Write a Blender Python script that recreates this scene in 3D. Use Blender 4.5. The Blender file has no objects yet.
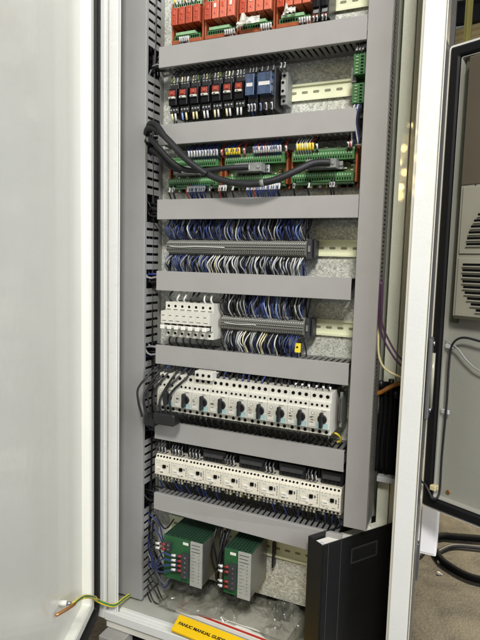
import bpy, bmesh, math, random
from mathutils import Vector, Matrix
random.seed(7)
SC = bpy.context.scene
COL = SC.collection

# ------------------------------------------------------------------ camera
cam_d = bpy.data.cameras.new('camera')
cam = bpy.data.objects.new('camera', cam_d); COL.objects.link(cam)
cam_d.sensor_fit = 'HORIZONTAL'; cam_d.sensor_width = 36.0
cam_d.lens = 546.01 / 480 * 36
cam_d.clip_start = 0.02; cam_d.clip_end = 200
yaw, pit, rol = -0.4152, -0.1031, 0.0272
fw = Vector((math.sin(yaw) * math.cos(pit), math.cos(yaw) * math.cos(pit), math.sin(pit)))
rt = Vector((math.cos(yaw), -math.sin(yaw), 0)); up = rt.cross(fw)
r2 = rt * math.cos(rol) + up * math.sin(rol)
u2 = -rt * math.sin(rol) + up * math.cos(rol)
mw = Matrix.Identity(4)
for i in range(3):
    mw[i][0] = r2[i]; mw[i][1] = u2[i]; mw[i][2] = -fw[i]
mw.translation = Vector((0.6918, -1.0817, -0.4459))
cam.matrix_world = mw
SC.camera = cam

# ------------------------------------------------------------------ world and lamps (an indoor hall)
W = bpy.data.worlds.new('World'); SC.world = W; W.use_nodes = True
bg = W.node_tree.nodes['Background']
bg.inputs[0].default_value = (0.92, 0.96, 1.0, 1); bg.inputs[1].default_value = 0.12


def area(name, loc, aim, sx, sy, power, col):
    d = bpy.data.lights.new(name, 'AREA'); d.shape = 'RECTANGLE'; d.size = sx; d.size_y = sy
    d.energy = power; d.color = col
    o = bpy.data.objects.new(name, d); COL.objects.link(o); o.location = loc
    o.rotation_euler = (Vector(aim) - Vector(loc)).to_track_quat('-Z', 'Y').to_euler()
    return o


def bulb(name, loc, rad, power, col):
    d = bpy.data.lights.new(name, 'POINT'); d.energy = power; d.color = col; d.shadow_soft_size = rad
    o = bpy.data.objects.new(name, d); COL.objects.link(o); o.location = loc
    return o


area('hall_light', (1.25, -2.5, 1.6), (0.25, 0, -0.6), 0.6, 0.4, 90, (1.0, 0.97, 0.925))
area('door_fill_light', (2.7, -1.25, 0.5), (-0.1, -0.4, -0.6), 1.0, 2.4, 66, (0.92, 0.94, 1.0))  # unseen fill area, added to brighten the open left door
area('hall_light_behind', (1.5, 3.1, 0.6), (1.0, 2.5, -1.75), 0.4, 0.4, 120, (1.0, 0.86, 0.6))
for bx, bz, be, br in ((-0.23, 0.62, 11, .05), (-0.30, 0.80, 7, .04), (-0.17, 0.95, 7, .035), (-0.26, 1.10, 6, .03), (-0.20, 1.30, 6, .035), (-0.30, 1.45, 3, .025), (-0.12, 1.62, 3, .02), (-0.34, 0.70, 4, .09), (-0.08, 0.84, 4, .10), (-0.36, 1.02, 4, .08), (-0.10, 1.16, 3, .09), (-0.27, 1.22, 3, .07), (-0.21, 0.74, 8, .03), (-0.14, 1.42, 2, .06)):
    bulb('bay_lamp', (bx, -7.2, bz), br * 1.5, be * 0.8, (1.0, 0.74, 0.30))
SC.view_settings.view_transform = 'Standard'
SC.view_settings.look = 'None'
SC.view_settings.exposure = 0.26
SC.view_settings.gamma = 1.0


# ------------------------------------------------------------------ materials
def lin(c):
    return tuple(((v / 255) / 12.92 if v / 255 <= 0.04045 else ((v / 255 + 0.055) / 1.055) ** 2.4) for v in c)


def mat(name, rgb, rough=0.5, metal=0.0, var=0.10, scale=30.0, bump=0.0, bscale=200.0, spec=0.5, trans=0.0,
        alpha=1.0, coat=0.0, dirt=None, stretch=None):
    m = bpy.data.materials.new(name); m.use_nodes = True
    nt = m.node_tree; b = nt.nodes['Principled BSDF']
    c = lin(rgb)
    tc = nt.nodes.new('ShaderNodeTexCoord')
    src = tc.outputs['Object']
    if stretch:
        mp = nt.nodes.new('ShaderNodeMapping'); mp.inputs['Scale'].default_value = stretch
        nt.links.new(src, mp.inputs['Vector']); src = mp.outputs['Vector']
    n = nt.nodes.new('ShaderNodeTexNoise'); n.inputs['Scale'].default_value = scale
    n.inputs['Detail'].default_value = 6; n.inputs['Roughness'].default_value = 0.65
    nt.links.new(src, n.inputs['Vector'])
    r = nt.nodes.new('ShaderNodeValToRGB')
    r.color_ramp.elements[0].position = 0.3; r.color_ramp.elements[1].position = 0.7
    lo = tuple(max(0, v * (1 - var)) for v in c); hi = tuple(min(1, v * (1 + var)) for v in c)
    if dirt: lo = lin(dirt)
    r.color_ramp.elements[0].color = (*lo, 1); r.color_ramp.elements[1].color = (*hi, 1)
    nt.links.new(n.outputs['Fac'], r.inputs['Fac']); nt.links.new(r.outputs['Color'], b.inputs['Base Color'])
    mr = nt.nodes.new('ShaderNodeMapRange')
    mr.inputs['To Min'].default_value = max(0.02, rough - 0.06); mr.inputs['To Max'].default_value = min(1, rough + 0.08)
    nt.links.new(n.outputs['Fac'], mr.inputs['Value']); nt.links.new(mr.outputs['Result'], b.inputs['Roughness'])
    b.inputs['Metallic'].default_value = metal
    b.inputs['Specular IOR Level'].default_value = spec
    b.inputs['Transmission Weight'].default_value = trans
    b.inputs['Alpha'].default_value = alpha
    b.inputs['Coat Weight'].default_value = coat
    if bump > 0:
        n2 = nt.nodes.new('ShaderNodeTexNoise'); n2.inputs['Scale'].default_value = bscale
        n2.inputs['Detail'].default_value = 3
        nt.links.new(src, n2.inputs['Vector'])
        bp = nt.nodes.new('ShaderNodeBump'); bp.inputs['Strength'].default_value = bump
        bp.inputs['Distance'].default_value = 0.002
        nt.links.new(n2.outputs['Fac'], bp.inputs['Height']); nt.links.new(bp.outputs['Normal'], b.inputs['Normal'])
    return m


M = {}
M['paint'] = mat('cabinet_paint', (214, 212, 200), 0.32, var=0.03, scale=6, bump=0.10, bscale=170, coat=0.25)
M['paintdoor'] = mat('door_paint', (224, 224, 213), 0.34, var=0.03, scale=4, bump=0.22, bscale=60, coat=0.3)
M['painthi'] = mat('frame_paint', (216, 217, 212), 0.27, var=0.03, scale=8, bump=0.11, bscale=190, coat=0.2)
M['backpaint'] = mat('inner_paint', (222, 224, 204), 0.16, var=0.03, scale=6, bump=0.30, bscale=210, coat=0.5)
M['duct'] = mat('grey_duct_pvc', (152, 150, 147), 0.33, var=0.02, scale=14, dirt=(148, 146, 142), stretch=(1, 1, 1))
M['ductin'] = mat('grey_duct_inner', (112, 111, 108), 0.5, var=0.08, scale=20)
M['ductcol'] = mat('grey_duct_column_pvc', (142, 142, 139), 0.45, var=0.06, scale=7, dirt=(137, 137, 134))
M['gasket'] = mat('gasket_rubber', (12, 12, 14), 0.6, var=0.2, scale=60, spec=0.3)
M['black'] = mat('black_plastic', (22, 22, 24), 0.45, var=0.2, scale=60)
M['blackm'] = mat('black_matte', (13, 13, 15), 0.75, var=0.3, scale=60, spec=0.2)
M['dark'] = mat('dark_hole', (8, 8, 9), 0.8, var=0.1, spec=0.1)
M['cable'] = mat('cable_rubber', (25, 25, 28), 0.55, var=0.25, scale=90, bump=0.3, bscale=300)
M['orange'] = mat('orange_plastic', (186, 72, 42), 0.35, var=0.10, scale=60)
M['orangedk'] = mat('dark_orange_plastic', (128, 42, 28), 0.35, var=0.2, scale=120)
M['orangeb'] = mat('orange_housing', (150, 74, 40), 0.4, var=0.15, scale=60)
M['salmon'] = mat('salmon_relay_cover', (168, 66, 38), 0.22, var=0.10, scale=90)
M['salmonglare'] = mat('relay_cover_glare', (200, 106, 80), 0.22, var=0.12, scale=90)  # relay cover made paler: the glare is put into the colour
M['green'] = mat('green_terminal', (58, 106, 58), 0.4, var=0.25, scale=90)
M['greenlt'] = mat('green_terminal_light', (134, 172, 130), 0.4, var=0.2, scale=90)
M['pcb'] = mat('green_pcb', (74, 96, 44), 0.35, var=0.35, scale=120)
M['psu'] = mat('green_power_supply', (36, 84, 48), 0.4, var=0.12, scale=60)
M['white'] = mat('white_plastic', (222, 220, 210), 0.4, var=0.06, scale=80)
M['device'] = mat('device_plastic', (200, 198, 186), 0.42, var=0.06, scale=60)
M['devicedk'] = mat('device_plastic_grey', (158, 158, 150), 0.45, var=0.08, scale=60)
M['contactor'] = mat('contactor_plastic', (212, 207, 190), 0.42, var=0.06, scale=60)
M['teal'] = mat('teal_print', (158, 186, 184), 0.45, var=0.06, scale=60)
M['termgrey'] = mat('terminal_grey', (112, 112, 106), 0.5, var=0.15, scale=150)
M['print'] = mat('printed_ink', (70, 72, 72), 0.6, var=0.1)
M['blue'] = mat('wire_blue', (44, 58, 108), 0.4, var=0.3, scale=80)
M['bluelt'] = mat('wire_light_blue', (120, 140, 190), 0.4, var=0.15, scale=80)
M['wblack'] = mat('wire_black', (20, 20, 23), 0.4, var=0.2, scale=80)
M['wwhite'] = mat('wire_white', (196, 196, 192), 0.4, var=0.08, scale=80)
M['wgrey'] = mat('wire_grey', (140, 142, 142), 0.4, var=0.1, scale=80)
M['wcream'] = mat('wire_cream', (206, 196, 150), 0.4, var=0.1, scale=80)
M['wred'] = mat('wire_red', (158, 48, 42), 0.4, var=0.1, scale=80)
M['wpurple'] = mat('wire_purple', (66, 34, 66), 0.4, var=0.1, scale=80)
M['worange'] = mat('wire_orange', (140, 92, 30), 0.45, var=0.1, scale=80)
M['yellow'] = mat('yellow_plastic', (232, 208, 60), 0.4, var=0.08, scale=80)
M['gwire'] = mat('wire_green', (52, 110, 60), 0.4, var=0.1, scale=80)
M['redp'] = mat('red_sleeve', (130, 36, 32), 0.4, var=0.1, scale=80)
M['steel'] = mat('steel', (176, 178, 178), 0.32, 0.9, var=0.1, scale=40)
M['psumesh'] = mat('green_mesh', (46, 78, 58), 0.45, 0.3, var=0.2, scale=60)
M['psuside'] = mat('psu_steel', (150, 150, 142), 0.35, 0.8, var=0.12, scale=30)
M['relayblue'] = mat('blue_relay_cover', (38, 58, 88), 0.12, var=0.8, scale=140, coat=0.6)
M['railm'] = mat('din_rail_zinc', (240, 243, 210), 0.36, 0.12, var=0.02, scale=4)
M['railslot'] = mat('din_rail_slot', (138, 138, 112), 0.45, 0.2, var=0.15, scale=40)
M['grime'] = mat('grey_device', (120, 122, 118), 0.5, var=0.2, scale=90)
M['binder'] = mat('binder_vinyl', (9, 9, 11), 0.5, var=0.15, scale=30, bump=0.15, bscale=500)
M['paper'] = mat('paper', (226, 224, 214), 0.7, var=0.04, scale=20)
M['bookyellow'] = mat('book_yellow', (240, 196, 24), 0.45, var=0.04, scale=15)
M['bookred'] = mat('book_red', (186, 50, 34), 0.5, var=0.08, scale=15)
M['ink'] = mat('ink', (20, 18, 16), 0.6, var=0.1)
M['copper'] = mat('copper_lug', (196, 142, 88), 0.35, 0.8, var=0.15)
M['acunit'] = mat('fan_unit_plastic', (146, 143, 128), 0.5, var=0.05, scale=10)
M['unitshade'] = mat('fan_unit_shade', (84, 76, 62), 0.5, var=0.06, scale=10)  # fan unit's unlit upper part: shade painted as dark brown
M['floorshade'] = mat('shaded_floor_paint', (172, 173, 162), 0.35, var=0.10, scale=12)  # darker copy of the cabinet paint, floor shade baked into the colour
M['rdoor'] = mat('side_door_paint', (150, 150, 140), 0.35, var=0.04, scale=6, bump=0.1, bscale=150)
M['rdoorshade'] = mat('side_door_shade', (78, 82, 60), 0.4, var=0.05, scale=6)  # dark olive holds the shade beside the fan unit, where little light reaches
M['hallpost'] = mat('yellow_post_paint', (176, 168, 92), 0.5, var=0.1, scale=8)
M['greypost'] = mat('grey_post_paint', (112, 112, 106), 0.5, var=0.15, scale=8)
M['halldark'] = mat('dark_roof', (34, 34, 42), 0.8, var=0.2, scale=2)
M['lockgrey'] = mat('lock_grey', (104, 104, 104), 0.4, 0.4, var=0.12, scale=50)
M['clear'] = mat('clear_tube', (150, 148, 130), 0.2, var=0.1)
M['boxwhite'] = mat('junction_box_paint', (240, 240, 244), 0.4, var=0.02, scale=20)
M['lightgrey'] = mat('light_grey_plastic', (184, 186, 188), 0.4, var=0.05, scale=20)
M['underside'] = mat('plinth_paint', (150, 148, 142), 0.5, var=0.12, scale=12)
M['sheath'] = mat('dark_grey_sheath', (52, 52, 54), 0.5, var=0.2, scale=40)


def galvanised():
    m = bpy.data.materials.new('galvanised_plate'); m.use_nodes = True; nt = m.node_tree
    b = nt.nodes['Principled BSDF']; tc = nt.nodes.new('ShaderNodeTexCoord')
    v = nt.nodes.new('ShaderNodeTexVoronoi'); v.inputs['Scale'].default_value = 300
    v2 = nt.nodes.new('ShaderNodeTexNoise'); v2.inputs['Scale'].default_value = 60; v2.inputs['Detail'].default_value = 5
    mx = nt.nodes.new('ShaderNodeVectorMath'); mx.operation = 'MULTIPLY_ADD'
    mx.inputs[1].default_value = (0.02, 0.02, 0.02)
    nt.links.new(tc.outputs['Object'], v2.inputs['Vector'])
    nt.links.new(v2.outputs['Color'], mx.inputs[0]); nt.links.new(tc.outputs['Object'], mx.inputs[2])
    nt.links.new(mx.outputs[0], v.inputs['Vector'])
    sp = nt.nodes.new('ShaderNodeSeparateColor'); nt.links.new(v.outputs['Color'], sp.inputs[0])
    r = nt.nodes.new('ShaderNodeValToRGB')
    r.color_ramp.elements[0].color = (*lin((168, 171, 162)), 1); r.color_ramp.elements[1].color = (*lin((234, 236, 226)), 1)
    nt.links.new(sp.outputs[0], r.inputs['Fac']); nt.links.new(r.outputs['Color'], b.inputs['Base Color'])
    mr = nt.nodes.new('ShaderNodeMapRange'); mr.inputs['To Min'].default_value = 0.28; mr.inputs['To Max'].default_value = 0.55
    nt.links.new(sp.outputs[1], mr.inputs['Value']); nt.links.new(mr.outputs['Result'], b.inputs['Roughness'])
    b.inputs['Metallic'].default_value = 0.30
    bp = nt.nodes.new('ShaderNodeBump'); bp.inputs['Strength'].default_value = 0.35; bp.inputs['Distance'].default_value = 0.002
    nt.links.new(sp.outputs[2], bp.inputs['Height']); nt.links.new(bp.outputs['Normal'], b.inputs['Normal'])
    return m


M['galv'] = galvanised()


def concrete():
    m = bpy.data.materials.new('concrete_floor'); m.use_nodes = True; nt = m.node_tree
    b = nt.nodes['Principled BSDF']; tc = nt.nodes.new('ShaderNodeTexCoord')
    n = nt.nodes.new('ShaderNodeTexNoise'); n.inputs['Scale'].default_value = 3.2; n.inputs['Detail'].default_value = 12
    n.inputs['Roughness'].default_value = 0.7; n.inputs['Distortion'].default_value = 0.8
    n2 = nt.nodes.new('ShaderNodeTexNoise'); n2.inputs['Scale'].default_value = 110; n2.inputs['Detail'].default_value = 6
    mw_ = nt.nodes.new('ShaderNodeMix'); mw_.data_type = 'FLOAT'; mw_.inputs[0].default_value = 0.16
    nt.links.new(tc.outputs['Object'], n.inputs['Vector']); nt.links.new(tc.outputs['Object'], n2.inputs['Vector'])
    nt.links.new(n.outputs['Fac'], mw_.inputs[2]); nt.links.new(n2.outputs['Fac'], mw_.inputs[3])
    r = nt.nodes.new('ShaderNodeValToRGB')
    r.color_ramp.elements[0].position = 0.36; r.color_ramp.elements[1].position = 0.60
    r.color_ramp.elements[0].color = (*lin((30, 27, 24)), 1); r.color_ramp.elements[1].color = (*lin((102, 96, 84)), 1)
    nt.links.new(mw_.outputs[0], r.inputs['Fac']); nt.links.new(r.outputs['Color'], b.inputs['Base Color'])
    b.inputs['Roughness'].default_value = 0.55
    bp = nt.nodes.new('ShaderNodeBump'); bp.inputs['Strength'].default_value = 0.4; bp.inputs['Distance'].default_value = 0.004
    nt.links.new(n2.outputs['Fac'], bp.inputs['Height']); nt.links.new(bp.outputs['Normal'], b.inputs['Normal'])
    return m


M['concrete'] = concrete()


def plasticbag():
    m = bpy.data.materials.new('clear_plastic_bag'); m.use_nodes = True; nt = m.node_tree
    b = nt.nodes['Principled BSDF']; out = nt.nodes['Material Output']
    b.inputs['Base Color'].default_value = (*lin((150, 150, 138)), 1); b.inputs['Roughness'].default_value = 0.09
    b.inputs['Coat Weight'].default_value = 0.6
    tc = nt.nodes.new('ShaderNodeTexCoord'); n = nt.nodes.new('ShaderNodeTexNoise'); n.inputs['Scale'].default_value = 14
    n.inputs['Detail'].default_value = 5; n.inputs['Distortion'].default_value = 1.2
    nt.links.new(tc.outputs['Object'], n.inputs['Vector'])
    bp = nt.nodes.new('ShaderNodeBump'); bp.inputs['Strength'].default_value = 0.45; bp.inputs['Distance'].default_value = 0.01
    nt.links.new(n.outputs['Fac'], bp.inputs['Height']); nt.links.new(bp.outputs['Normal'], b.inputs['Normal'])
    tr = nt.nodes.new('ShaderNodeBsdfTransparent'); tr.inputs[0].default_value = (0.86, 0.86, 0.82, 1)
    mx = nt.nodes.new('ShaderNodeMixShader'); mr = nt.nodes.new('ShaderNodeMapRange')
    mr.inputs['From Min'].default_value = 0.35; mr.inputs['From Max'].default_value = 0.7
    mr.inputs['To Min'].default_value = 0.22; mr.inputs['To Max'].default_value = 0.62
    nt.links.new(n.outputs['Fac'], mr.inputs['Value']); nt.links.new(mr.outputs['Result'], mx.inputs[0])
    nt.links.new(tr.outputs[0], mx.inputs[1]); nt.links.new(b.outputs[0], mx.inputs[2])
    nt.links.new(mx.outputs[0], out.inputs['Surface'])
    return m


M['bag'] = plasticbag()


# ------------------------------------------------------------------ mesh helpers
class MB:
    def __init__(s):
        s.v = []; s.f = []; s.m = []; s.mats = []; s.smooth = []

    def mi(s, k):
        if k not in s.mats: s.mats.append(k)
        return s.mats.index(k)

    def face(s, idx, k, sm=False):
        s.f.append(tuple(idx)); s.m.append(s.mi(k)); s.smooth.append(sm)

    def box(s, x0, x1, y0, y1, z0, z1, k, T=None):
        b = len(s.v)
        c = [(x, y, z) for z in (z0, z1) for y in (y0, y1) for x in (x0, x1)]
        if T: c = [T(*p) for p in c]
        s.v += c
        for q in ((0, 2, 3, 1), (4, 5, 7, 6), (0, 1, 5, 4), (2, 6, 7, 3), (0, 4, 6, 2), (1, 3, 7, 5)):
            s.face([b + i for i in q], k)
        return s

    def prism(s, poly, x0, x1, k, T=None):
        """poly of (y, z) swept from x0 to x1"""
        b = len(s.v); n = len(poly)
        f = T or (lambda x, y, z: (x, y, z))
        s.v += [f(x0, y, z) for y, z in poly] + [f(x1, y, z) for y, z in poly]
        s.face(range(b, b + n), k); s.face(range(b + 2 * n - 1, b + n - 1, -1), k)
        for i in range(n):
            j = (i + 1) % n
            s.face((b + i, b + n + i, b + n + j, b + j), k)
        return s

    def cyl(s, c, ax, r, h, k, n=12, r1=None):
        c = Vector(c); ax = Vector(ax).normalized()
        a = ax.orthogonal().normalized(); d = ax.cross(a); b = len(s.v)
        for t, rr in ((0, r), (h, r1 if r1 is not None else r)):
            for i in range(n):
                q = c + ax * t + (a * math.cos(2 * math.pi * i / n) + d * math.sin(2 * math.pi * i / n)) * rr
                s.v.append(tuple(q))
        for i in range(n):
            j = (i + 1) % n
            s.face((b + i, b + j, b + n + j, b + n + i), k, True)
        s.face(range(b + n - 1, b - 1, -1), k); s.face(range(b + n, b + 2 * n), k)
        return s

    def tube(s, pts, r, k, n=6, seg=4, caps=True):
        P = [Vector(p) for p in pts]
        Q = []
        for i in range(len(P) - 1):
            p0 = P[max(0, i - 1)]; p1 = P[i]; p2 = P[i + 1]; p3 = P[min(len(P) - 1, i + 2)]
            for j in range(seg):
                t = j / seg
                Q.append(0.5 * ((2 * p1) + (p2 - p0) * t + (2 * p0 - 5 * p1 + 4 * p2 - p3) * t * t + (3 * p1 - p0 - 3 * p2 + p3) * t ** 3))
        Q.append(P[-1])
        b = len(s.v); a = None
        for i, q in enumerate(Q):
            d = (Q[min(i + 1, len(Q) - 1)] - Q[max(i - 1, 0)]).normalized()
            a = (d.orthogonal() if a is None else a - d * a.dot(d)).normalized()
            e = d.cross(a)
            for j in range(n):
                s.v.append(tuple(q + (a * math.cos(2 * math.pi * j / n) + e * math.sin(2 * math.pi * j / n)) * r))
        for i in range(len(Q) - 1):
            for j in range(n):
                j2 = (j + 1) % n
                s.face((b + i * n + j, b + i * n + j2, b + (i + 1) * n + j2, b + (i + 1) * n + j), k, True)
        if caps:
            s.face(range(b + n - 1, b - 1, -1), k); m_ = b + (len(Q) - 1) * n; s.face(range(m_, m_ + n), k)
        return s

    def build(s, name, parent=None, bevel=0.0, seg=1):
        me = bpy.data.meshes.new(name)
        off = parent['_w'] if parent is not None and '_w' in parent else (0, 0, 0)
        me.from_pydata([(x - off[0], y - off[1], z - off[2]) for x, y, z in s.v], [], s.f)
        for k in s.mats: me.materials.append(M[k])
        me.polygons.foreach_set('material_index', s.m)
        me.polygons.foreach_set('use_smooth', s.smooth)
        bm = bmesh.new(); bm.from_mesh(me); bmesh.ops.recalc_face_normals(bm, faces=bm.faces)
        if bevel > 0:
            ed = [e for e in bm.edges if len(e.link_faces) == 2 and e.calc_face_angle(0) > 0.6 and not all(f.smooth for f in e.link_faces)]
            try: bmesh.ops.bevel(bm, geom=ed, offset=bevel, segments=seg, affect='EDGES', clamp_overlap=True)
            except Exception: pass
        bm.to_mesh(me); bm.free()
        o = bpy.data.objects.new(name, me); COL.objects.link(o)
        if parent is not None: o.parent = parent; o['_w'] = tuple(off)
        return o


def tag(o, label=None, cat=None, group=None, kind=None):
    if label: o['label'] = label
    if cat: o['category'] = cat
    if group: o['group'] = group
    if kind: o['kind'] = kind
    return o


def thing(name, label, cat, loc, group=None):
    o = bpy.data.objects.new(name, None); COL.objects.link(o); o.location = loc; o['_w'] = tuple(loc)
    o.empty_display_size = 0.02
    return tag(o, label, cat, group)


def solo(mb, name, label, cat, group=None, bevel=0.0):
    """a thing made of one mesh, its origin at its own base"""
    xs = [p[0] for p in mb.v]; ys = [p[1] for p in mb.v]; zs = [p[2] for p in mb.v]
    c = ((min(xs) + max(xs)) / 2, (min(ys) + max(ys)) / 2, min(zs))
    mb.v = [(x - c[0], y - c[1], z - c[2]) for x, y, z in mb.v]
    o = mb.build(name, None, bevel); o.location = c
    return tag(o, label, cat, group)


def copy_tree(o, parent=None):
    c = o.copy(); COL.objects.link(c)
    if parent is not None: c.parent = parent
    for ch in [x for x in KIDS(o)]: copy_tree(ch, c)
    return c


def KIDS(o):
    return [x for x in o.children]


def move(o, dx, label, dz=0):
    o.location = (o.location[0] + dx, o.location[1], o.location[2] + dz); o['label'] = label; o['_w'] = tuple(o.location)
    return o


ONES = ['', 'first', 'second', 'third', 'fourth', 'fifth', 'sixth', 'seventh', 'eighth', 'ninth', 'tenth', 'eleventh',
        'twelfth', 'thirteenth', 'fourteenth', 'fifteenth', 'sixteenth', 'seventeenth', 'eighteenth', 'nineteenth']
TENS = ['', '', 'twenty', 'thirty', 'forty', 'fifty', 'sixty', 'seventy', 'eighty', 'ninety']


def nth(n):
    if n < 20: return ONES[n]
    t, u = divmod(n, 10)
    return TENS[t][:-1] + 'ieth' if u == 0 else TENS[t] + '-' + ONES[u]


# ------------------------------------------------------------------ setting: concrete floor of the hall
g = MB(); g.box(-8, 14, -9, 14, -1.80, -1.75, 'concrete')
tag(g.build('ground'), kind='structure')

# ------------------------------------------------------------------ cabinet
XL, XR = -0.125, 0.575
cab = thing('control_cabinet', 'tall off-white steel control cabinet standing open, filled with grey wire ducts', 'cabinet', (0.22, 0.05, -1.75))
MB().box(XL, XR, 0.20, 0.205, -1.30, 0.40, 'backpaint').build('back_wall', cab)
b = MB()
for x0, x1, yy in ((0.5095, 0.5345, 0.110), (0.5352, 0.5655, 0.118)):
    b.box(x0, x1, yy, yy + 0.006, -1.29, 0.39, 'backpaint', lambda x, y, z: (x, y + (x - 0.51) * 0.020, z))
b.build('back_rib', cab, 0.001)
MB().box(-0.135, -0.127, -0.028, 0.205, -1.32, 0.40, 'paint').build('side_wall', cab)
MB().box(0.5665, 0.5745, 0.004, 0.1995, -1.30, 0.40, 'paint').build('side_wall', cab)
MB().box(-0.126, 0.566, -0.045, 0.199, 0.401, 0.409, 'paint').build('top_plate', cab)
MB().box(-0.126, 0.5655, -0.045, 0.1995, -1.308, -1.300, 'floorshade').build('floor_plate', cab)
# left frame profile
f = MB()
f.box(-0.120, -0.1005, -0.060, -0.030, -1.32, 0.41, 'painthi')
f.box(-0.1003, -0.0935, -0.047, -0.030, -1.30, 0.41, 'paint')
f.box(-0.0933, -0.0700, -0.054, -0.050, -1.30, 0.41, 'painthi')
f.box(-0.0698, -0.0668, -0.052, -0.047, -1.299, 0.41, 'paint')
f.build('door_frame', cab, 0.0015, 2)
# bottom frame
f = MB()
f.box(-0.1003, 0.5655, -0.060, -0.046, -1.322, -1.2995, 'painthi')
f.box(-0.0665, 0.5655, -0.0455, -0.034, -1.310, -1.2935, 'painthi')
f.box(-0.1003, 0.5655, -0.052, -0.030, -1.345, -1.3225, 'paint')
f.build('door_frame', cab, 0.0015, 2)
# right frame post (hollow channel)
f = MB()
f.box(0.5665, 0.5705, -0.0575, -0.002, -1.40, 0.41, 'paint')
f.box(0.5706, 0.6045, -0.0600, -0.002, -1.40, 0.41, 'painthi')
f.box(0.6046, 0.6085, -0.0580, 0.006, -1.40, 0.41, 'lockgrey')
f.build('door_frame', cab, 0.0012, 2)
# plinth below
f = MB(); f.box(-0.12, 0.56, 0.02, 0.19, -1.75, -1.40, 'underside'); f.build('plinth', cab)
f = MB(); f.box(-0.115, 0.56, -0.03, 0.19, -1.40, -1.346, 'blackm'); f.build('plinth_recess', cab)
f = MB()
f.box(-0.098, -0.035, -0.085, -0.032, -1.399, -1.3465, 'underside'); f.build('foot_bracket', cab, 0.002)

MP = MB(); MP.box(-0.118, 0.5045, 0.0795, 0.083, -1.235, 0.36, 'galv'); MP.build('mounting_plate', cab)

# left door, standing open
ul = Vector((0.3818, -0.9243, 0)); nl = Vector((0.9243, 0.3818, 0)); HL = Vector((-0.12, -0.06, 0))


def TL(s_, n_, z_):
    q = HL + ul * s_ + nl * n_
    return (q.x, q.y, z_)


def ring(s0, s1, z0, z1, ins, n_, R, T, seg=5):
    s0 += ins; s1 -= ins; z0 += ins; z1 -= ins; r = max(R - ins, 0.003)
    out = []
    for cs, cz, a0 in ((s0 + r, z0 + r, 180), (s1 - r, z0 + r, 270), (s1 - r, z1 - r, 0), (s0 + r, z1 - r, 90)):
        for i in range(seg + 1):
            a = math.radians(a0 + 90 * i / seg)
            out.append(T(cs + r * math.cos(a), n_, cz + r * math.sin(a)))
    return out


def loft(mb, rings, k, fill=True, closed=False):
    n = len(rings[0]); b = len(mb.v)
    for r in rings: mb.v += r
    ks = k if isinstance(k, list) else [k] * (len(rings))
    rr = len(rings) if closed else len(rings) - 1
    for i in range(rr):
        a = b + i * n; c = b + ((i + 1) % len(rings)) * n
        for j in range(n):
            j2 = (j + 1) % n
            mb.face((a + j, a + j2, c + j2, c + j), ks[i])
    if fill: mb.face([b + (len(rings) - 1) * n + j for j in range(n)], ks[-1])
    return mb


DW = (-0.012, 0.62, -1.322, 0.42)
prof = [(0.030, -0.062), (0.0, -0.060), (0.0, -0.004), (0.004, 0.0), (0.009, 0.0), (0.010, -0.006), (0.042, -0.006), (0.043, 0.0),
        (0.062, 0.0), (0.066, -0.003), (0.070, -0.020)]
door = loft(MB(), [ring(*DW, i_, n_, 0.045, TL) for i_, n_ in prof], 'paintdoor')
dr = door.build('door', cab, 0.0)
gk = loft(MB(), [ring(*DW, i_, n_, 0.045, TL) for i_, n_ in ((0.011, -0.0055), (0.013, 0.005), (0.017, 0.0075), (0.032, 0.0075), (0.038, 0.005), (0.041, -0.0055))], 'gasket', fill=False)
o = gk.build('gasket', cab); o.parent = dr; o.matrix_parent_inverse = Matrix.Identity(4); o.location = (0, 0, 0)
dr['label'] = 'wide off-white door swung open with black rubber gasket'
st = MB(); q0 = TL(0.207, -0.02, -1.150)
st.cyl(q0, nl, 0.006, 0.016, 'white', 10); st.cyl(TL(0.207, -0.004, -1.150), nl, 0.004, 0.008, 'steel', 8)
o = st.build('earth_stud', cab); o.parent = dr

# ------------------------------------------------------------------ wire ducts
DZ = [0.0273, -0.1407, -0.3059, -0.4680, -0.6409, -0.8224, -1.0018]
DH = 0.0447
DXR = [0.4605, 0.447, 0.4605, 0.454, 0.457, 0.456, 0.4605]
ROWS = ['topmost', 'second', 'third', 'fourth', 'fifth', 'sixth', 'lowest']
DESC = ['below the orange relay boards', 'above the green boards', 'below the green interface boards', 'between the two terminal strips',
        'above the rotary motor switches', 'above the cream contactors', 'above the green power supplies']
for i, (z, xr) in enumerate(zip(DZ, DXR)):
    zb = z - DH
    root = thing('wire_duct', '%s horizontal grey slotted wire duct, %s' % (ROWS[i], DESC[i]), 'wire duct', (xr / 2, 0.04, zb), 'horizontal wire ducts')
    c = MB()
    if i == 6:   # this cover hangs lower at its right end
        T = lambda x, y, zz: (x, y - (0.006 * x / xr if zz < z - 0.02 else 0), zz - (0.008 * x / xr - 0.004 if zz < z - 0.02 else 0))
    else:
        T = None
    c.box(0, xr, 0.0, 0.002, zb, z, 'duct', T)
    c.box(0, xr, 0.0021, 0.010, z - 0.002, z - 0.0002, 'duct', T)
    c.box(0, xr, 0.0021, 0.010, zb + 0.0002, zb + 0.002, 'duct', T)
    c.build('cover', root, 0.0006)
    d = MB(); x = 0.003
    while x < xr - 0.009:
        for zz in (z - 0.0040, zb + 0.0024):
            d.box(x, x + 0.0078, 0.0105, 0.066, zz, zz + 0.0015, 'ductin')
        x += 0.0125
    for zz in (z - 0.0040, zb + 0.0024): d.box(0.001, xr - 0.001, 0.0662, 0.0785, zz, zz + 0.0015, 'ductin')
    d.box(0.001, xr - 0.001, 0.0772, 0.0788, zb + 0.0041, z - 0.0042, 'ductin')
    d.build('slotted_base', root)

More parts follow.
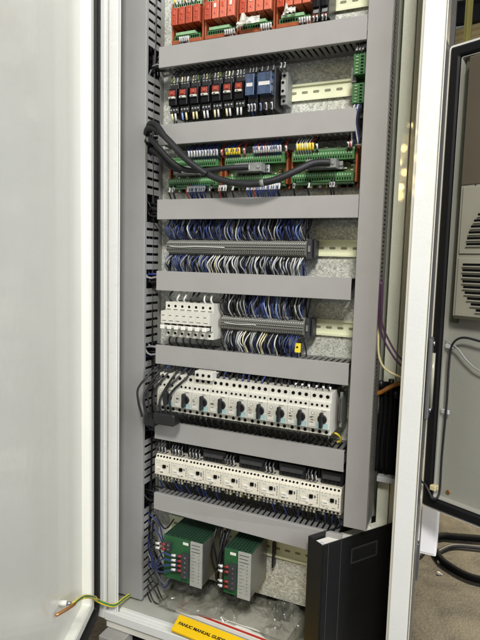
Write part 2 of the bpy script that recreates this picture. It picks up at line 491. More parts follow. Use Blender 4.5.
lc = thing('wire_duct', 'tall grey wire duct column along the left side of the cabinet', 'wire duct', (-0.08, 0.04, -1.29), 'vertical wire ducts')
c = MB(); c.box(-0.117, -0.034, 0.0, 0.002, -1.288, 0.36, 'ductcol'); c.box(-0.0358, -0.034, 0.0021, 0.0105, -1.288, 0.36, 'ductcol')
c.box(-0.117, -0.1152, 0.0021, 0.0105, -1.288, 0.36, 'ductcol'); c.build('cover', lc, 0.0006)
d = MB(); z = -1.285
while z < 0.35:
    if not any(zb_ - DH - 0.004 < z + 0.006 < zb_ + 0.002 for zb_ in DZ):
        T = None
        d.box(-0.0365, -0.0350, 0.0108, 0.062 + random.uniform(-0.0, 0.002), z, z + 0.0135, 'ductcol')
        d.box(-0.1165, -0.1150, 0.0108, 0.062, z, z + 0.0135, 'ductcol')
    z += 0.0195
d.box(-0.1165, -0.1150, 0.0622, 0.0785, -1.285, 0.355, 'ductcol')
d.box(-0.0365, -0.0350, 0.0640, 0.0785, -1.285, 0.355, 'ductcol')
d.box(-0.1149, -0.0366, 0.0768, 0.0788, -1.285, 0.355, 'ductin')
d.build('slotted_base', lc, 0.0004)

rc = thing('wire_duct', 'tall grey wire duct column along the right side of the cabinet', 'wire duct', (0.485, 0.04, -0.98), 'vertical wire ducts')
c = MB(); c.box(0.4615, 0.508, 0.0, 0.002, -0.982, 0.36, 'duct'); c.box(0.5062, 0.508, 0.0021, 0.016, -0.982, 0.36, 'duct')
c.box(0.4615, 0.4633, 0.0021, 0.0105, -0.982, 0.36, 'duct'); c.build('cover', rc, 0.0006)
d = MB(); z = -0.980
while z < 0.35:
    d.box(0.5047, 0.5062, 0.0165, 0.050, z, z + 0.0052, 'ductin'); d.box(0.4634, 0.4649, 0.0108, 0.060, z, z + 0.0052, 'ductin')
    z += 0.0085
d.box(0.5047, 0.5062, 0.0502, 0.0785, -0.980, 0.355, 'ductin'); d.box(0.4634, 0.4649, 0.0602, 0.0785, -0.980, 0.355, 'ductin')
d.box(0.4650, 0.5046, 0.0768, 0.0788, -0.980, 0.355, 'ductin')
d.build('slotted_base', rc)

# ------------------------------------------------------------------ DIN rails


def rail(x0, x1, zt, label, slots=True, h=0.035):
    r = MB(); zb = zt - h
    r.box(x0, x1, 0.0725, 0.0737, zt - 0.0045, zt, 'railm'); r.box(x0, x1, 0.0725, 0.0737, zb, zb + 0.0045, 'railm')
    r.box(x0, x1, 0.0738, 0.0782, zt - 0.0050, zt - 0.0038, 'railm'); r.box(x0, x1, 0.0738, 0.0782, zb + 0.0038, zb + 0.0050, 'railm')
    r.box(x0, x1, 0.0770, 0.0790, zb + 0.0051, zt - 0.0051, 'railm')
    if slots:
        x = x0 + 0.012; zc = (zt + zb) / 2
        while x < x1 - 0.014:
            b = len(r.v); n = 14; pts = []
            for i in range(n):
                a = 2 * math.pi * i / n
                pts.append((x + 0.006 + (0.004 if math.cos(a) > 0 else -0.004) + 0.0028 * math.cos(a), 0.0767, zc + 0.0028 * math.sin(a)))
            r.v += pts; r.face(range(b, b + n), 'railslot')
            x += 0.025
        r.cyl((x0 + 0.55 * (x1 - x0), 0.0768, zc), (0, -1, 0), 0.0042, 0.003, 'grime', 10)
        r.cyl((x0 + 0.55 * (x1 - x0), 0.0738, zc), (0, -1, 0), 0.0015, 0.0004, 'dark', 6)
    return solo(r, 'din_rail', label, 'mounting rail', 'metal mounting rails')


rail(0.0, 0.4600, 0.1100, 'slotted metal rail holding the orange relay boards')
rail(0.0, 0.4250, -0.0615, 'yellowish slotted rail beside the blue relays')
rail(0.0, 0.4600, -0.3905, 'yellowish slotted rail to the right of the upper terminal strip')
rail(0.0, 0.4600, -0.5615, 'slotted rail to the right of the lower terminal strip')
rail(0.0, 0.4600, -0.7400, 'metal rail behind the rotary motor switches', False)
rail(0.0, 0.4600, -0.9200, 'metal rail hidden behind the cream contactors', False)
rail(0.0, 0.4600, -1.0880, 'wide slotted rail to the right of the power supplies', True, 0.042)

# ------------------------------------------------------------------ wires
STUFF = MB()
STUFF_GROUPS = ('wires under the relay boards', 'wires above the relay boards', 'wires below slim black relays', 'wires above the orange topped relays', 'wires above the blue relays', 'wires above the grey block', 'wires above the upright green board', 'wires inside the', 'vertical wires in', 'wires below the contactors', 'wires below the motor switches', 'wires above the motor switches', 'wires hanging between', 'lone wires above')


def wire(pts, r, k, label, group, cat='wire', sleeve=None, name='wire', n=6, seg=4):
    if group and group.startswith(STUFF_GROUPS):
        STUFF.tube(pts, r, k, n, seg)
        if sleeve: STUFF.tube([sleeve[0], sleeve[1]], sleeve[2], sleeve[3], 6, 1)
        return None
    if sleeve is None:
        return solo(MB().tube(pts, r, k, n, seg), name, label, cat, group)
    root = thing(name, label, cat, pts[0], group)
    MB().tube(pts, r, k, n, seg).build('insulation', root)
    p0, p1, rr, sk = sleeve
    MB().tube([p0, p1], rr, sk, 6, 1).build('marker_sleeve', root)
    return root


U = random.uniform
COLN = {'blue': 'blue', 'bluelt': 'pale blue', 'wblack': 'black', 'wwhite': 'white', 'wgrey': 'grey', 'wcream': 'cream', 'wred': 'red'}


def fan(x0, x1, n, zt, zd, colf, what, up_, bow=0.012, yt=0.030, yd=0.040, r=0.0014, skew=0.0):
    for i in range(n):
        t = (i + 0.5) / n; x = x0 + (x1 - x0) * t; k = colf(t, i)
        xd = x + U(-0.007, 0.007) + skew; s = 1 if up_ else -1
        b = U(0.2, 1.4) * bow; sx = -(0.55 + 0.35 * math.sin(i * 0.9) + U(-.7, .7)) * bow * 0.42
        ytt = yt + U(-0.004, 0.004); L = zd - zt
        pts = [(x, ytt + 0.012, zt - s * 0.004), (x, ytt, zt + s * 0.003), (x + sx * .7, ytt - b * .8, zt + L * 0.30), (x * .5 + xd * .5 + sx, ytt - b, zt + L * 0.58), (xd + sx * 0.6, ytt - b * 0.5 + 0.004, zt + L * 0.85), (xd, yd, zd + s * 0.012)]
        for _q in range(2):
            e0 = U(-.003, .003); e1 = U(-.013, .013); yb = 0.046 + U(-.006, .014)
            STUFF.tube([(x + e0, yb, zt - s * .006), (x + e0 + e1 * .2, yb - U(.002, .014), zt + L * .3), (x + e0 + e1 * .7, yb - U(0, .010), zt + L * .7), (x + e0 + e1, yb, zd + s * .010)], U(.0010, .0016), pick(('wblack', 4), ('wgrey', 2), ('blue', 3)), 5, 3)
        side = ('above' if up_ else 'below')
        wire(pts, r * U(0.85, 1.1), k, 'thin %s wire, %s from left among those %s %s' % (COLN[k], nth(i + 1), side, what), 'wires %s %s' % (side, what))


def pick(*opts):
    r = random.random() * sum(w for _, w in opts)
    for k, w in opts:
        r -= w
        if r <= 0: return k
    return opts[0][0]


fan(0.012, 0.350, 68, -0.3935, -0.3500, lambda t, i: pick(('blue', 5), ('wblack', 0.6), ('bluelt', .7), ('wwhite', .25)) if t < 0.42 else pick(('blue', 3.2), ('wblack', 1), ('bluelt', 1.5), ('wwhite', 1), ('wgrey', .8)), 'the upper terminal strip', True)
fan(0.012, 0.350, 64, -0.4300, -0.4680, lambda t, i: pick(('blue', 5), ('wblack', .6), ('wgrey', 1)) if t < .33 else (pick(('wcream', 2), ('wwhite', 2), ('wblack', 1), ('wgrey', 1)) if t < .5 else pick(('wwhite', 1.5), ('wblack', 2.2), ('wgrey', 1.6), ('blue', .7))), 'the upper terminal strip', False)
fan(0.160, 0.352, 38, -0.5640, -0.5120, lambda t, i: pick(('wblack', 3), ('wwhite', 1.4), ('wgrey', 1.6), ('blue', .4)) if t < .4 or t > .72 else pick(('blue', 3), ('bluelt', 1), ('wwhite', 1.2)), 'the lower terminal strip', True)
fan(0.160, 0.347, 38, -0.5960, -0.6400, lambda t, i: pick(('wblack', 3), ('wwhite', 1.6), ('wgrey', 1.5), ('wcream', .7)) if t < .72 else pick(('blue', 3), ('wblack', 1)), 'the lower terminal strip', False)


# ------------------------------------------------------------------ terminal strips
def terminal(x, zc, w=0.0051):
    m = MB()
    h = 0.0215
    poly = [(0.070, zc - 0.017), (0.046, zc - h), (0.036, zc - h), (0.030, zc - 0.012), (0.021, zc - 0.009), (0.019, zc - 0.002), (0.023, zc),
            (0.019, zc + 0.002), (0.021, zc + 0.009), (0.030, zc + 0.012), (0.036, zc + h), (0.046, zc + h), (0.070, zc + 0.017)]
    m.prism(poly, x, x + w * 0.84, 'termgrey')
    for s in (-1, 1):
        m.box(x + 0.0009, x + w * 0.84 - 0.0009, 0.0198, 0.0206, zc + s * 0.0055 - 0.0016, zc + s * 0.0055 + 0.0016, 'dark')
        m.box(x + 0.0009, x + w * 0.84 - 0.0009, 0.0325, 0.0336, zc + s * 0.0165 - 0.0020, zc + s * 0.0165 + 0.0020, 'dark')
        m.box(x + 0.0007, x + w * 0.84 - 0.0007, 0.0255, 0.0300, zc + s * 0.0108 - 0.0012, zc + s * 0.0108 + 0.0006, 'white')
    return m


for zc, x0, n, what in ((-0.4115, 0.0135, 66, 'upper'), (-0.5795, 0.1585, 38, 'lower')):
    first = None
    for i in range(n):
        lab = 'slim grey terminal block, %s from left in the %s terminal strip' % (nth(i + 1), what)
        if first is None:
            first = solo(terminal(x0, zc), 'terminal_block', lab, 'terminal block', '%s terminal strip blocks' % what)
        else:
            o = copy_tree(first); move(o, 0.0051 * i, lab)
    xe = x0 + 0.0051 * n
    e = MB(); e.box(xe + 0.0006, xe + 0.0085, 0.034, 0.071, zc - 0.021, zc + 0.021, 'sheath'); e.box(xe + 0.002, xe + 0.007, 0.0310, 0.0339, zc - 0.007, zc + 0.007, 'grime')
    e.box(xe + 0.0105, xe + 0.0145, 0.046, 0.071, zc - 0.019, zc + 0.019, 'sheath')
    solo(e, 'end_stop', 'dark grey end stop closing the right end of the %s terminal strip' % what, 'end stop', 'end stops', 0.0005)
    # long bridge bar clipped over the strip
    br = MB(); br.tube([(x0 + .01, 0.0172, zc + 0.001), (x0 + 0.04, 0.0165, zc - 0.0005), (x0 + .08, 0.0172, zc + 0.001), (x0 + 0.0051 * n * 0.45, 0.017, zc)], 0.0011, 'wwhite', 6, 3)
    solo(br, 'jumper_wire', 'pale jumper strip lying along the %s terminal strip' % what, 'wire', 'jumper strips')

# yellow tag in the lower strip
t = MB(); t.box(0.334, 0.346, 0.024, 0.030, -0.632, -0.612, 'yellow'); t.cyl((0.340, 0.0238, -0.620), (0, -1, 0), 0.003, 0.001, 'dark', 8)
solo(t, 'marker_tag', 'small yellow tag hanging below the right end of lower terminal strip', 'tag', None, 0.0005)

# ------------------------------------------------------------------ row 1: orange relay boards
WHR = 'top of the cabinet'


def relay_module(x0, lab):
    r = thing('relay_board', lab, 'relay board', (x0 + 0.04, 0.05, 0.036), 'orange relay boards')
    w = 0.080
    h = MB()
    h.box(x0, x0 + 0.0035, 0.022, 0.070, 0.0355, 0.125, 'orangeb'); h.box(x0 + w - 0.0035, x0 + w, 0.022, 0.070, 0.0355, 0.125, 'orangeb')
    h.box(x0 + 0.0036, x0 + w - 0.0036, 0.018, 0.070, 0.0355, 0.0435, 'orangeb'); h.box(x0 + 0.0036, x0 + w - 0.0036, 0.060, 0.070, 0.0436, 0.125, 'orangeb')
    h.build('housing', r, 0.0005)
    h = MB(); h.box(x0 + 0.004, x0 + w - 0.004, 0.056, 0.0598, 0.044, 0.124, 'pcb')
    for j in range(12):
        xx = x0 + 0.008 + U(0, 0.06); zz = 0.063 + U(0, 0.006)
        h.box(xx, xx + 0.003, 0.053, 0.0559, zz, zz + 0.003, random.choice(['blackm', 'white', 'steel']))
    h.build('circuit_board', r)
    h = MB(); h.box(x0 + 0.007, x0 + w - 0.008, 0.022, 0.055, 0.0445, 0.054, 'green'); h.box(x0 + 0.012, x0 + w - 0.020, 0.020, 0.034, 0.0545, 0.0605, 'greenlt')
    for j in range(11):
        h.box(x0 + 0.010 + j * 0.0055, x0 + 0.0135 + j * 0.0055, 0.0212, 0.0219, 0.0465, 0.0515, 'dark')
    h.build('terminal', r)
    h = MB(); h.box(x0 + 0.006, x0 + w - 0.006, 0.022, 0.055, 0.1135, 0.122, 'greenlt')
    for j in range(12):
        h.box(x0 + 0.009 + j * 0.0053, x0 + 0.012 + j * 0.0053, 0.0212, 0.0219, 0.1155, 0.1195, 'dark')
    h.build('terminal', r)
    for j in range(4):
        xx = x0 + 0.0048 + j * 0.0183
        h = MB(); h.box(xx, xx + 0.0152, 0.010, 0.0555, 0.073, 0.109, 'salmon' if lab.startswith('leftmost') or j == 0 else 'salmonglare')
        h.box(xx + 0.0045, xx + 0.0107, 0.0088, 0.0099, 0.094, 0.1035, 'white' if lab.startswith(('second', 'third')) and j % 2 else 'orange')
        h.box(xx + 0.006, xx + 0.0092, 0.0088, 0.0099, 0.082, 0.086, 'wred')
        h.build('relay', r, 0.0008)
    return r


for i in range(4):
    relay_module(0.0195 + 0.0828 * i, '%s of the four orange relay boards along the top row' % ['leftmost', 'second', 'third', 'rightmost'][i])
    for j in range(5):
        x = 0.045 + 0.0828 * i + j * 0.0052 + (0.028 if i > 0 else 0)
        wire([(x, 0.030, 0.048), (x, 0.014, 0.046), (x, 0.018, 0.036), (x, 0.04, 0.020)], 0.0014, pick(('wblack', 2), ('wgrey', 1), ('wwhite', 1)),
             '%s wire from left under the %s orange relay board' % (nth(j + 1), ['leftmost', 'second', 'third', 'rightmost'][i]), 'wires under the relay boards', sleeve=((x, 0.0135, 0.0475), (x, 0.0155, 0.0375), 0.0022, 'wwhite'))
    for j in range(7):
        x = 0.030 + 0.0828 * i + j * 0.0082 + U(-.001, .001)
        k = pick(('wwhite', 2), ('blue', 1), ('wblack', 2), ('gwire', 1))
        kk = {'gwire': 'green'}.get(k, COLN.get(k, 'blue'))
        wire([(x, 0.030, 0.120), (x, 0.018, 0.124), (x + U(-.003, .003), 0.024, 0.145), (x + U(-.003, .003), 0.04, 0.175)], 0.0014, k,
             '%s %s wire from left above the %s orange relay board' % (nth(j + 1), kk, ['leftmost', 'second', 'third', 'rightmost'][i]), 'wires above the relay boards', sleeve=((x, 0.0175, 0.123), (x + .0005, 0.019, 0.136), 0.0022, pick(('wwhite', 3), ('yellow', 1), ('greenlt', 1))))


def crumple(cx, cy, cz, w, h, lab, k='white'):
    m = MB(); n = 9; b = 0
    rs = random.Random(int(cx * 1000))
    for side in (0, 1):
        for i in range(n):
            for j in range(n):
                a = i / (n - 1) - .5; c = j / (n - 1) - .5
                wv = 1.0 - 1.1 * abs(c) * (1 if i % 2 else 0.6)
                m.v.append((cx + a * w * (1 + rs.uniform(-.05, .05)), cy + rs.uniform(-.003, .003) * (1 - side) - 0.004 * math.cos(a * 5) + side * 0.0022, cz + c * h * wv + a * 0.006 + (0.012 if a < -0.1 and a > -0.3 and c > .3 else 0)))
    for side in (0, 1):
        o_ = side * n * n
        for i in range(n - 1):
            for j in range(n - 1): m.face((o_ + i * n + j, o_ + (i + 1) * n + j, o_ + (i + 1) * n + j + 1, o_ + i * n + j + 1), k)
    for i in range(n - 1):
        for j in (0, n - 1):
            m.face((i * n + j, (i + 1) * n + j, n * n + (i + 1) * n + j, n * n + i * n + j), k); m.face((j * n + i, j * n + i + 1, n * n + j * n + i + 1, n * n + j * n + i), k)
    return solo(m, 'paper_tag', lab, 'tag', 'crumpled white tags')


crumple(0.212, 0.002, 0.052, 0.050, 0.022, 'crumpled white tag over the third orange relay board, the larger one')
crumple(0.300, 0.006, 0.060, 0.026, 0.016, 'small crumpled white tag on the rightmost orange relay board')

# black relays to the right of the orange ones
for i in range(2):
    x0 = 0.346 + 0.018 * i
    r = thing('relay', '%s slim black relay right of the orange relay boards' % ['left', 'right'][i], 'relay', (x0 + .008, .04, .04), 'slim black relays')
    MB().box(x0, x0 + 0.016, 0.018, 0.070, 0.042, 0.125, 'black').box(x0 + .002, x0 + .014, 0.010, 0.0178, 0.062, 0.092, 'blackm').box(x0 + .002, x0 + .014, 0.0165, 0.0178, 0.052, 0.060, 'grime').build('body', r, 0.0006)
    h = MB()
    for j in range(2): h.box(x0 + .003 + .006 * j, x0 + .0065 + .006 * j, 0.0168, 0.0178, 0.044, 0.050, 'orangeb')
    h.build('terminal', r)
    for j in range(2):
        x = x0 + 0.0045 + j * 0.007
        wire([(x, 0.024, 0.046), (x, 0.012, 0.044), (x, 0.018, 0.032), (x, 0.04, 0.015)], 0.0014, 'wblack',
             '%s wire below the %s slim black relay in the top row' % (['left', 'right'][j], ['left', 'right'][i]), 'wires below slim black relays', sleeve=((x, 0.0118, 0.0455), (x, 0.0150, 0.036), 0.0021, 'wwhite'))

# ------------------------------------------------------------------ row 2: small relays with orange tops
for i in range(7):
    x0 = 0.0225 + 0.0270 * i; P = ['leftmost', 'second', 'third', 'fourth', 'fifth', 'sixth', 'rightmost'][i]
    lab = '%s of seven black relays with orange tops in the second row' % P
    if i == 0:
        r0 = thing('relay', lab, 'relay', (x0 + .0125, .04, -.125), 'orange topped relays')
        MB().box(x0, x0 + 0.0235, 0.020, 0.070, -0.118, -0.046, 'black').box(x0 + .002, x0 + .0215, 0.004, 0.0198, -0.100, -0.064, 'blackm').box(x0 + .001, x0 + .0225, 0.012, 0.0198, -0.116, -0.1005, 'black').box(x0 + .001, x0 + .0225, 0.012, 0.0198, -0.0635, -0.050, 'black').build('socket', r0, 0.0008)
        MB().box(x0 + .0045, x0 + .0195, -0.001, 0.0038, -0.0810, -0.0690, 'orangedk').box(x0 + .008, x0 + .0160, -0.0022, -0.0011, -0.0785, -0.0715, 'salmon').build('orange_top', r0, 0.0008)
        MB().box(x0 + .0045, x0 + .0195, -0.0008, 0.0038, -0.0865, -0.0823, 'device').box(x0 + .007, x0 + .012, -0.0013, -0.0009, -0.086, -0.084, 'print').build('label_strip', r0)
        for (zz, kk) in ((-0.052, 'steel'), (-0.108, 'steel')):
            h = MB()
            for j in range(3): h.cyl((x0 + 0.005 + 0.007 * j, 0.0119, zz), (0, -1, 0), 0.0022, 0.0008, kk, 8)
            h.build('terminal_screw', r0)
    else:
        o = copy_tree(r0); move(o, 0.0270 * i, lab)
    for j in range(3):
        x = x0 + 0.0055 + j * 0.0065 + U(-.0012, .0012)
        wire([(x, 0.024, -0.054), (x, 0.010, -0.050), (x + U(-.003, .003), 0.016, -0.034), (x, 0.04, -0.012)], 0.0013, 'wblack',
             '%s black wire above the %s orange topped relay' % (nth(j + 1), P), 'wires above the orange topped relays', sleeve=((x, 0.0098, -0.0505), (x + U(-.001, .001), 0.0125, -0.0395), 0.0020, pick(('wwhite', 1), ('wcream', 1.4), ('wgrey', 1.6), ('pcb', 1))))
    for j in range(2):
        x = x0 + 0.0075 + j * 0.0085 + U(-.001, .001)
        wire([(x, 0.024, -0.106), (x, 0.010, -0.111), (x + U(-.003, .003), 0.016, -0.128), (x, 0.04, -0.152)], 0.0014, 'wblack',
             '%s black wire below the %s orange topped relay' % (nth(j + 1), P), 'wires below the orange topped relays', sleeve=((x, 0.0095, -0.1165), (x + U(-.001, .001), 0.0125, -0.1315), 0.0023, pick(('wwhite', 2), ('wcream', 1.6), ('bluelt', .5))))
for i, (x0, x1) in enumerate(((0.213, 0.236), (0.240, 0.274))):
    r = thing('relay', '%s clear blue relay beside the orange topped relays' % ['narrower left', 'wider right'][i], 'relay', ((x0 + x1) / 2, .04, -.125), 'blue relays')
    MB().box(x0, x1, 0.014, 0.070, -0.125, -0.040, 'black').build('socket', r, 0.0008)
    MB().box(x0 + .002, x1 - .002, -0.006, 0.0138, -0.0985, -0.056, 'relayblue').box(x0 + .0045, x1 - .0045, -0.0068, -0.0061, -0.082, -0.074, 'wwhite').build('blue_cover', r, 0.0015)
    for j in range(3):
        x = x0 + 0.0045 + j * ((x1 - x0 - 0.009) / 2)
        wire([(x, 0.024, -0.108), (x, 0.008, -0.112), (x, 0.012, -0.128), (x, 0.04, -0.152)], 0.0015, pick(('blue', 1), ('wblack', 1)),
             '%s wire from left below the %s blue relay' % (nth(j + 1), ['narrower', 'wider'][i]), 'wires below the blue relays', sleeve=((x, 0.0075, -0.1125), (x, 0.0110, -0.127), 0.0024, pick(('wwhite', 2), ('bluelt', 1))))
        wire([(x, 0.024, -0.052), (x, 0.010, -0.048), (x, 0.014, -0.034), (x, 0.04, -0.012)], 0.0013, 'wblack',
             '%s wire from left above the %s blue relay' % (nth(j + 1), ['narrower', 'wider'][i]), 'wires above the blue relays', sleeve=((x, 0.0098, -0.0485), (x, 0.0122, -0.039), 0.0020, 'wgrey'))
r = thing('end_block', 'grey ribbed terminal block right of the blue relays', 'terminal block', (0.288, .05, -.12))
MB().box(0.278, 0.292, 0.038, 0.070, -0.112, -0.046, 'grime').box(0.280, 0.290, 0.030, 0.0378, -0.095, -0.062, 'devicedk').build('body', r, 0.001)
h = MB()
for zz in (-0.053, -0.069, -0.086, -0.104): h.cyl((0.285, 0.0298 if -0.095 < zz < -0.062 else 0.0378, zz), (0, -1, 0), 0.003, 0.001, 'dark', 8)
h.build('terminal_screw', r)
for j in range(2):
    x = 0.283 + 0.008 * j
    wire([(x, 0.03, -0.046), (x, 0.018, -0.042), (x, 0.022, -0.030), (x, 0.04, -0.010)], 0.0014, 'wblack', '%s wire above the grey block right of the blue relays' % ['left', 'right'][j], 'wires above the grey block', sleeve=((x, 0.0178, -0.044), (x, 0.0205, -0.033), 0.0021, 'wwhite'))

# green terminal board standing upright at the right of row 2
r = thing('terminal_board', 'narrow upright green terminal board next to the right wire duct column', 'terminal board', (0.447, .05, -.14))
MB().box(0.430, 0.460, 0.050, 0.070, -0.134, -0.028, 'pcb').build('circuit_board', r)
for a0, a1 in ((-0.074, -0.034), (-0.128, -0.090)):
    h = MB(); h.box(0.434, 0.458, 0.018, 0.0498, a0, a1, 'green')
    n_ = int((a1 - a0) / 0.006)
    for j in range(n_):
        h.box(0.438, 0.444, 0.0168, 0.0178, a0 + 0.0015 + j * 0.006, a0 + 0.005 + j * 0.006, 'greenlt'); h.box(0.448, 0.454, 0.0168, 0.0178, a0 + 0.0015 + j * 0.006, a0 + 0.005 + j * 0.006, 'dark')
    h.build('terminal', r, 0.0005)
h = MB(); h.box(0.427, 0.438, 0.030, 0.0498, -0.084, -0.055, 'grime'); h.build('clip', r, 0.001)
for j in range(5):
    x = 0.440 + 0.0035 * j
    wire([(x, 0.025, -0.130), (x, 0.012, -0.136), (x - .004, 0.016, -0.165), (x + U(-.004, .004), 0.02, -0.205)], 0.0015, pick(('blue', 2), ('wblack', 1), ('wwhite', .7)),
         '%s wire from left running down from the upright green terminal board' % nth(j + 1), 'wires under the upright green board')
for j in range(3):
    x = 0.440 + 0.006 * j
    wire([(x, 0.025, -0.036), (x, 0.012, -0.030), (x, 0.018, -0.018), (x, 0.04, -0.008)], 0.0015, 'wblack', '%s wire from left above the upright green terminal board' % nth(j + 1), 'wires above the upright green board', sleeve=((x, 0.0118, -0.0315), (x, 0.0145, -0.022), 0.0021, 'wwhite'))

# ------------------------------------------------------------------ row 3: green interface boards
RN = ['left', 'middle', 'right']
for i, (x0, x1) in enumerate(((0.006, 0.143), (0.150, 0.299), (0.306, 0.446))):
    r = thing('interface_board', '%s of three green interface boards crossed by thick black cables' % RN[i], 'circuit board', ((x0 + x1) / 2, .05, -.285), 'green interface boards')
    h = MB(); h.box(x0, x1, 0.056, 0.070, -0.283, -0.2755, 'orangeb'); h.box(x0, x1, 0.056, 0.070, -0.208, -0.200, 'orangeb')
    h.box(x0, x0 + .004, 0.040, 0.070, -0.2752, -0.2083, 'orangeb'); h.box(x1 - .004, x1, 0.040, 0.070, -0.2752, -0.2083, 'orangeb'); h.build('carrier', r, 0.0005)
    MB().box(x0 + .0042, x1 - .0042, 0.052, 0.0556, -0.2752, -0.2083, 'pcb').build('circuit_board', r)
    h = MB(); h.box(x0 + .005, x1 - .005, 0.0515, 0.0519, -0.2830, -0.2012, 'pcb')
    for j in range(46):
        xx = x0 + .008 + U(0, x1 - x0 - .018); zz = U(-.255, -.233); h.box(xx, xx + U(.002, .006), 0.048, 0.0518, zz, zz + U(.001, .0035), pick(('white', 2), ('blackm', 3), ('worange', 1), ('steel', 2), ('wcream', 2)))
    for j in range(14):
        xx = x0 + .006 + U(0, x1 - x0 - .018); h.box(xx, xx + U(.003, .009), 0.050, 0.0555, -0.2830 - .0006, -0.2762, pick(('white', 1), ('blackm', 2), ('wcream', 1), ('railm', 1)))
        xx = x0 + .006 + U(0, x1 - x0 - .018); h.box(xx, xx + U(.003, .009), 0.050, 0.0555, -0.2075, -0.2012, pick(('white', 1), ('blackm', 2), ('wred', 1), ('railm', 1)))
    h.build('components', r)
    for za, zb_ in ((-0.2315, -0.2120), (-0.2745, -0.2560)):
        h = MB(); h.box(x0 + .005, x1 - .005, 0.030, 0.0518, za, zb_, 'green')
        h.box(x0 + .006, x1 - .006, 0.036, 0.0517, zb_ + .0003, zb_ + .006, 'greenlt') if za > -0.24 else h.box(x0 + .006, x1 - .006, 0.036, 0.0517, za - .004, za - .0003, 'greenlt')
        n_ = int((x1 - x0 - .014) / 0.0052)
        for j in range(n_):
            xx = x0 + .008 + j * 0.0052
            h.box(xx, xx + .0030, 0.0290, 0.0298, za + .011, za + .0155, 'greenlt'); h.box(xx + .0004, xx + .0026, 0.0292, 0.0298, za + .003, za + .0075, 'dark')
        h.build('terminal', r)
    px = (0.035, 0.186, 0.345)[i]
    h = MB(); h.box(px - .004, px + 0.074, 0.030, 0.0517, -0.2508, -0.2345, 'steel'); h.cyl((px - .0005, 0.0298, -0.2425), (0, -1, 0), 0.003, 0.004, 'steel', 6); h.cyl((px + .0705, 0.0298, -0.2425), (0, -1, 0), 0.003, 0.004, 'steel', 6)
    h.build('connector_socket', r, 0.0006)
    # plug on its own: it is part of the cable that hangs across
for i, px in enumerate((0.035, 0.186, 0.345)):
    h = MB(); h.box(px + .004, px + 0.066, 0.004, 0.0270, -0.2515, -0.2335, 'grime')
    h.box(px + .010, px + 0.040, 0.0030, 0.0038, -0.2480, -0.2380, 'white'); h.cyl((px + .060, 0.0038, -0.2425), (0, -1, 0), 0.0035, 0.002, 'steel', 8)
    solo(h, 'cable_plug', 'pale rectangular cable plug on the %s green interface board' % RN[i], 'plug', 'cable plugs', 0.001)


def thick(pts, r, lab, k='cable', bands=()):
    root = thing('thick_cable', lab, 'cable', pts[0], 'thick black cables')
    MB().tube(pts, r, k, 12, 8).build('sheath', root)
    for (a, c) in bands: MB().tube([a, c], r * 1.08, 'grime', 12, 1).build('cable_tie', root)
    return root


thick([(-0.075, 0.05, -0.30), (-0.062, 0.045, -0.22), (-0.046, 0.020, -0.168), (-0.020, -0.010, -0.150), (0.010, -0.022, -0.156), (0.050, -0.032, -0.186), (0.094, -0.036, -0.226), (0.138, -0.038, -0.256), (0.192, -0.040, -0.277), (0.249, -0.040, -0.285), (0.300, -0.034, -0.277), (0.338, -0.022, -0.259), (0.368, -0.006, -0.243), (0.400, 0.004, -0.2415)],
      0.0070, 'longest thick black cable arching from the left duct to the right board', bands=(((0.268, -0.0385, -0.2842), (0.276, -0.0375, -0.2828)),))
thick([(-0.078, 0.055, -0.31), (-0.058, 0.035, -0.22), (-0.040, 0.012, -0.180), (-0.016, -0.010, -0.172), (0.018, -0.024, -0.196), (0.050, -0.026, -0.226), (0.084, -0.022, -0.246), (0.130, -0.016, -0.249), (0.180, -0.010, -0.245), (0.224, 0.0035, -0.2425)],
      0.0058, 'thick black cable from the left duct ending at the middle green board', bands=(((-0.021, -0.0078, -0.1720), (-0.012, -0.0118, -0.1745)),))
thick([(-0.070, 0.055, -0.33), (-0.056, 0.040, -0.23), (-0.036, 0.022, -0.196), (-0.012, 0.000, -0.194), (0.016, -0.010, -0.214), (0.040, -0.008, -0.236), (0.062, 0.002, -0.244)],
      0.0056, 'short thick black cable from the left duct to the left green board')
thick([(-0.060, 0.055, -0.28), (-0.048, 0.035, -0.20), (-0.036, 0.012, -0.155), (-0.012, -0.014, -0.140), (0.018, -0.032, -0.150), (0.052, -0.046, -0.184), (0.086, -0.050, -0.214), (0.112, -0.052, -0.236), (0.150, -0.046, -0.262)],
      0.0060, 'thick black cable lying uppermost over the corner of the second duct')

GR3 = [(0.066, 0.143, 11, 'blue', 'wwhite', 1, 'left'), (0.160, 0.196, 6, 'blue', 'yellow', 1, 'middle'), (0.226, 0.290, 12, 'blue', 'wwhite', 1, 'middle'),
       (0.322, 0.360, 7, 'wwhite', 'yellow', 1, 'right'),
       (0.066, 0.112, 9, 'blue', 'wwhite', 0, 'left'), (0.212, 0.290, 15, 'blue', 'wwhite', 0, 'middle'), (0.146, 0.165, 4, 'wblack', 'wwhite', 0, 'middle')]
for (xa, xb, n_, k, sk, upw, nm) in GR3:
    for j in range(n_):
        x = xa + (xb - xa) * (j + .5) / n_; s = 1 if upw else -1; zt = -0.2125 if upw else -0.2745; zd = -0.182 if upw else -0.312
        kk = k if random.random() > .18 else pick(('wred', 1), ('wblack', 1))
        wire([(x, 0.038, zt - s * .004), (x, 0.022, zt + s * .002), (x + U(-.002, .002), 0.018, zt + s * .016), (x + U(-.003, .003), 0.040, zd)], 0.0015, kk,
             '%s %s wire, %s from left with %s sleeve, %s %s green board' % ('thin', COLN[kk], nth(j + 1), 'yellow' if sk == 'yellow' else 'white', 'above' if upw else 'below', nm),
             'sleeved wires at the green interface boards', sleeve=((x, 0.0215, zt + s * .0015), (x, 0.0182, zt + s * .0145), 0.0031, sk))
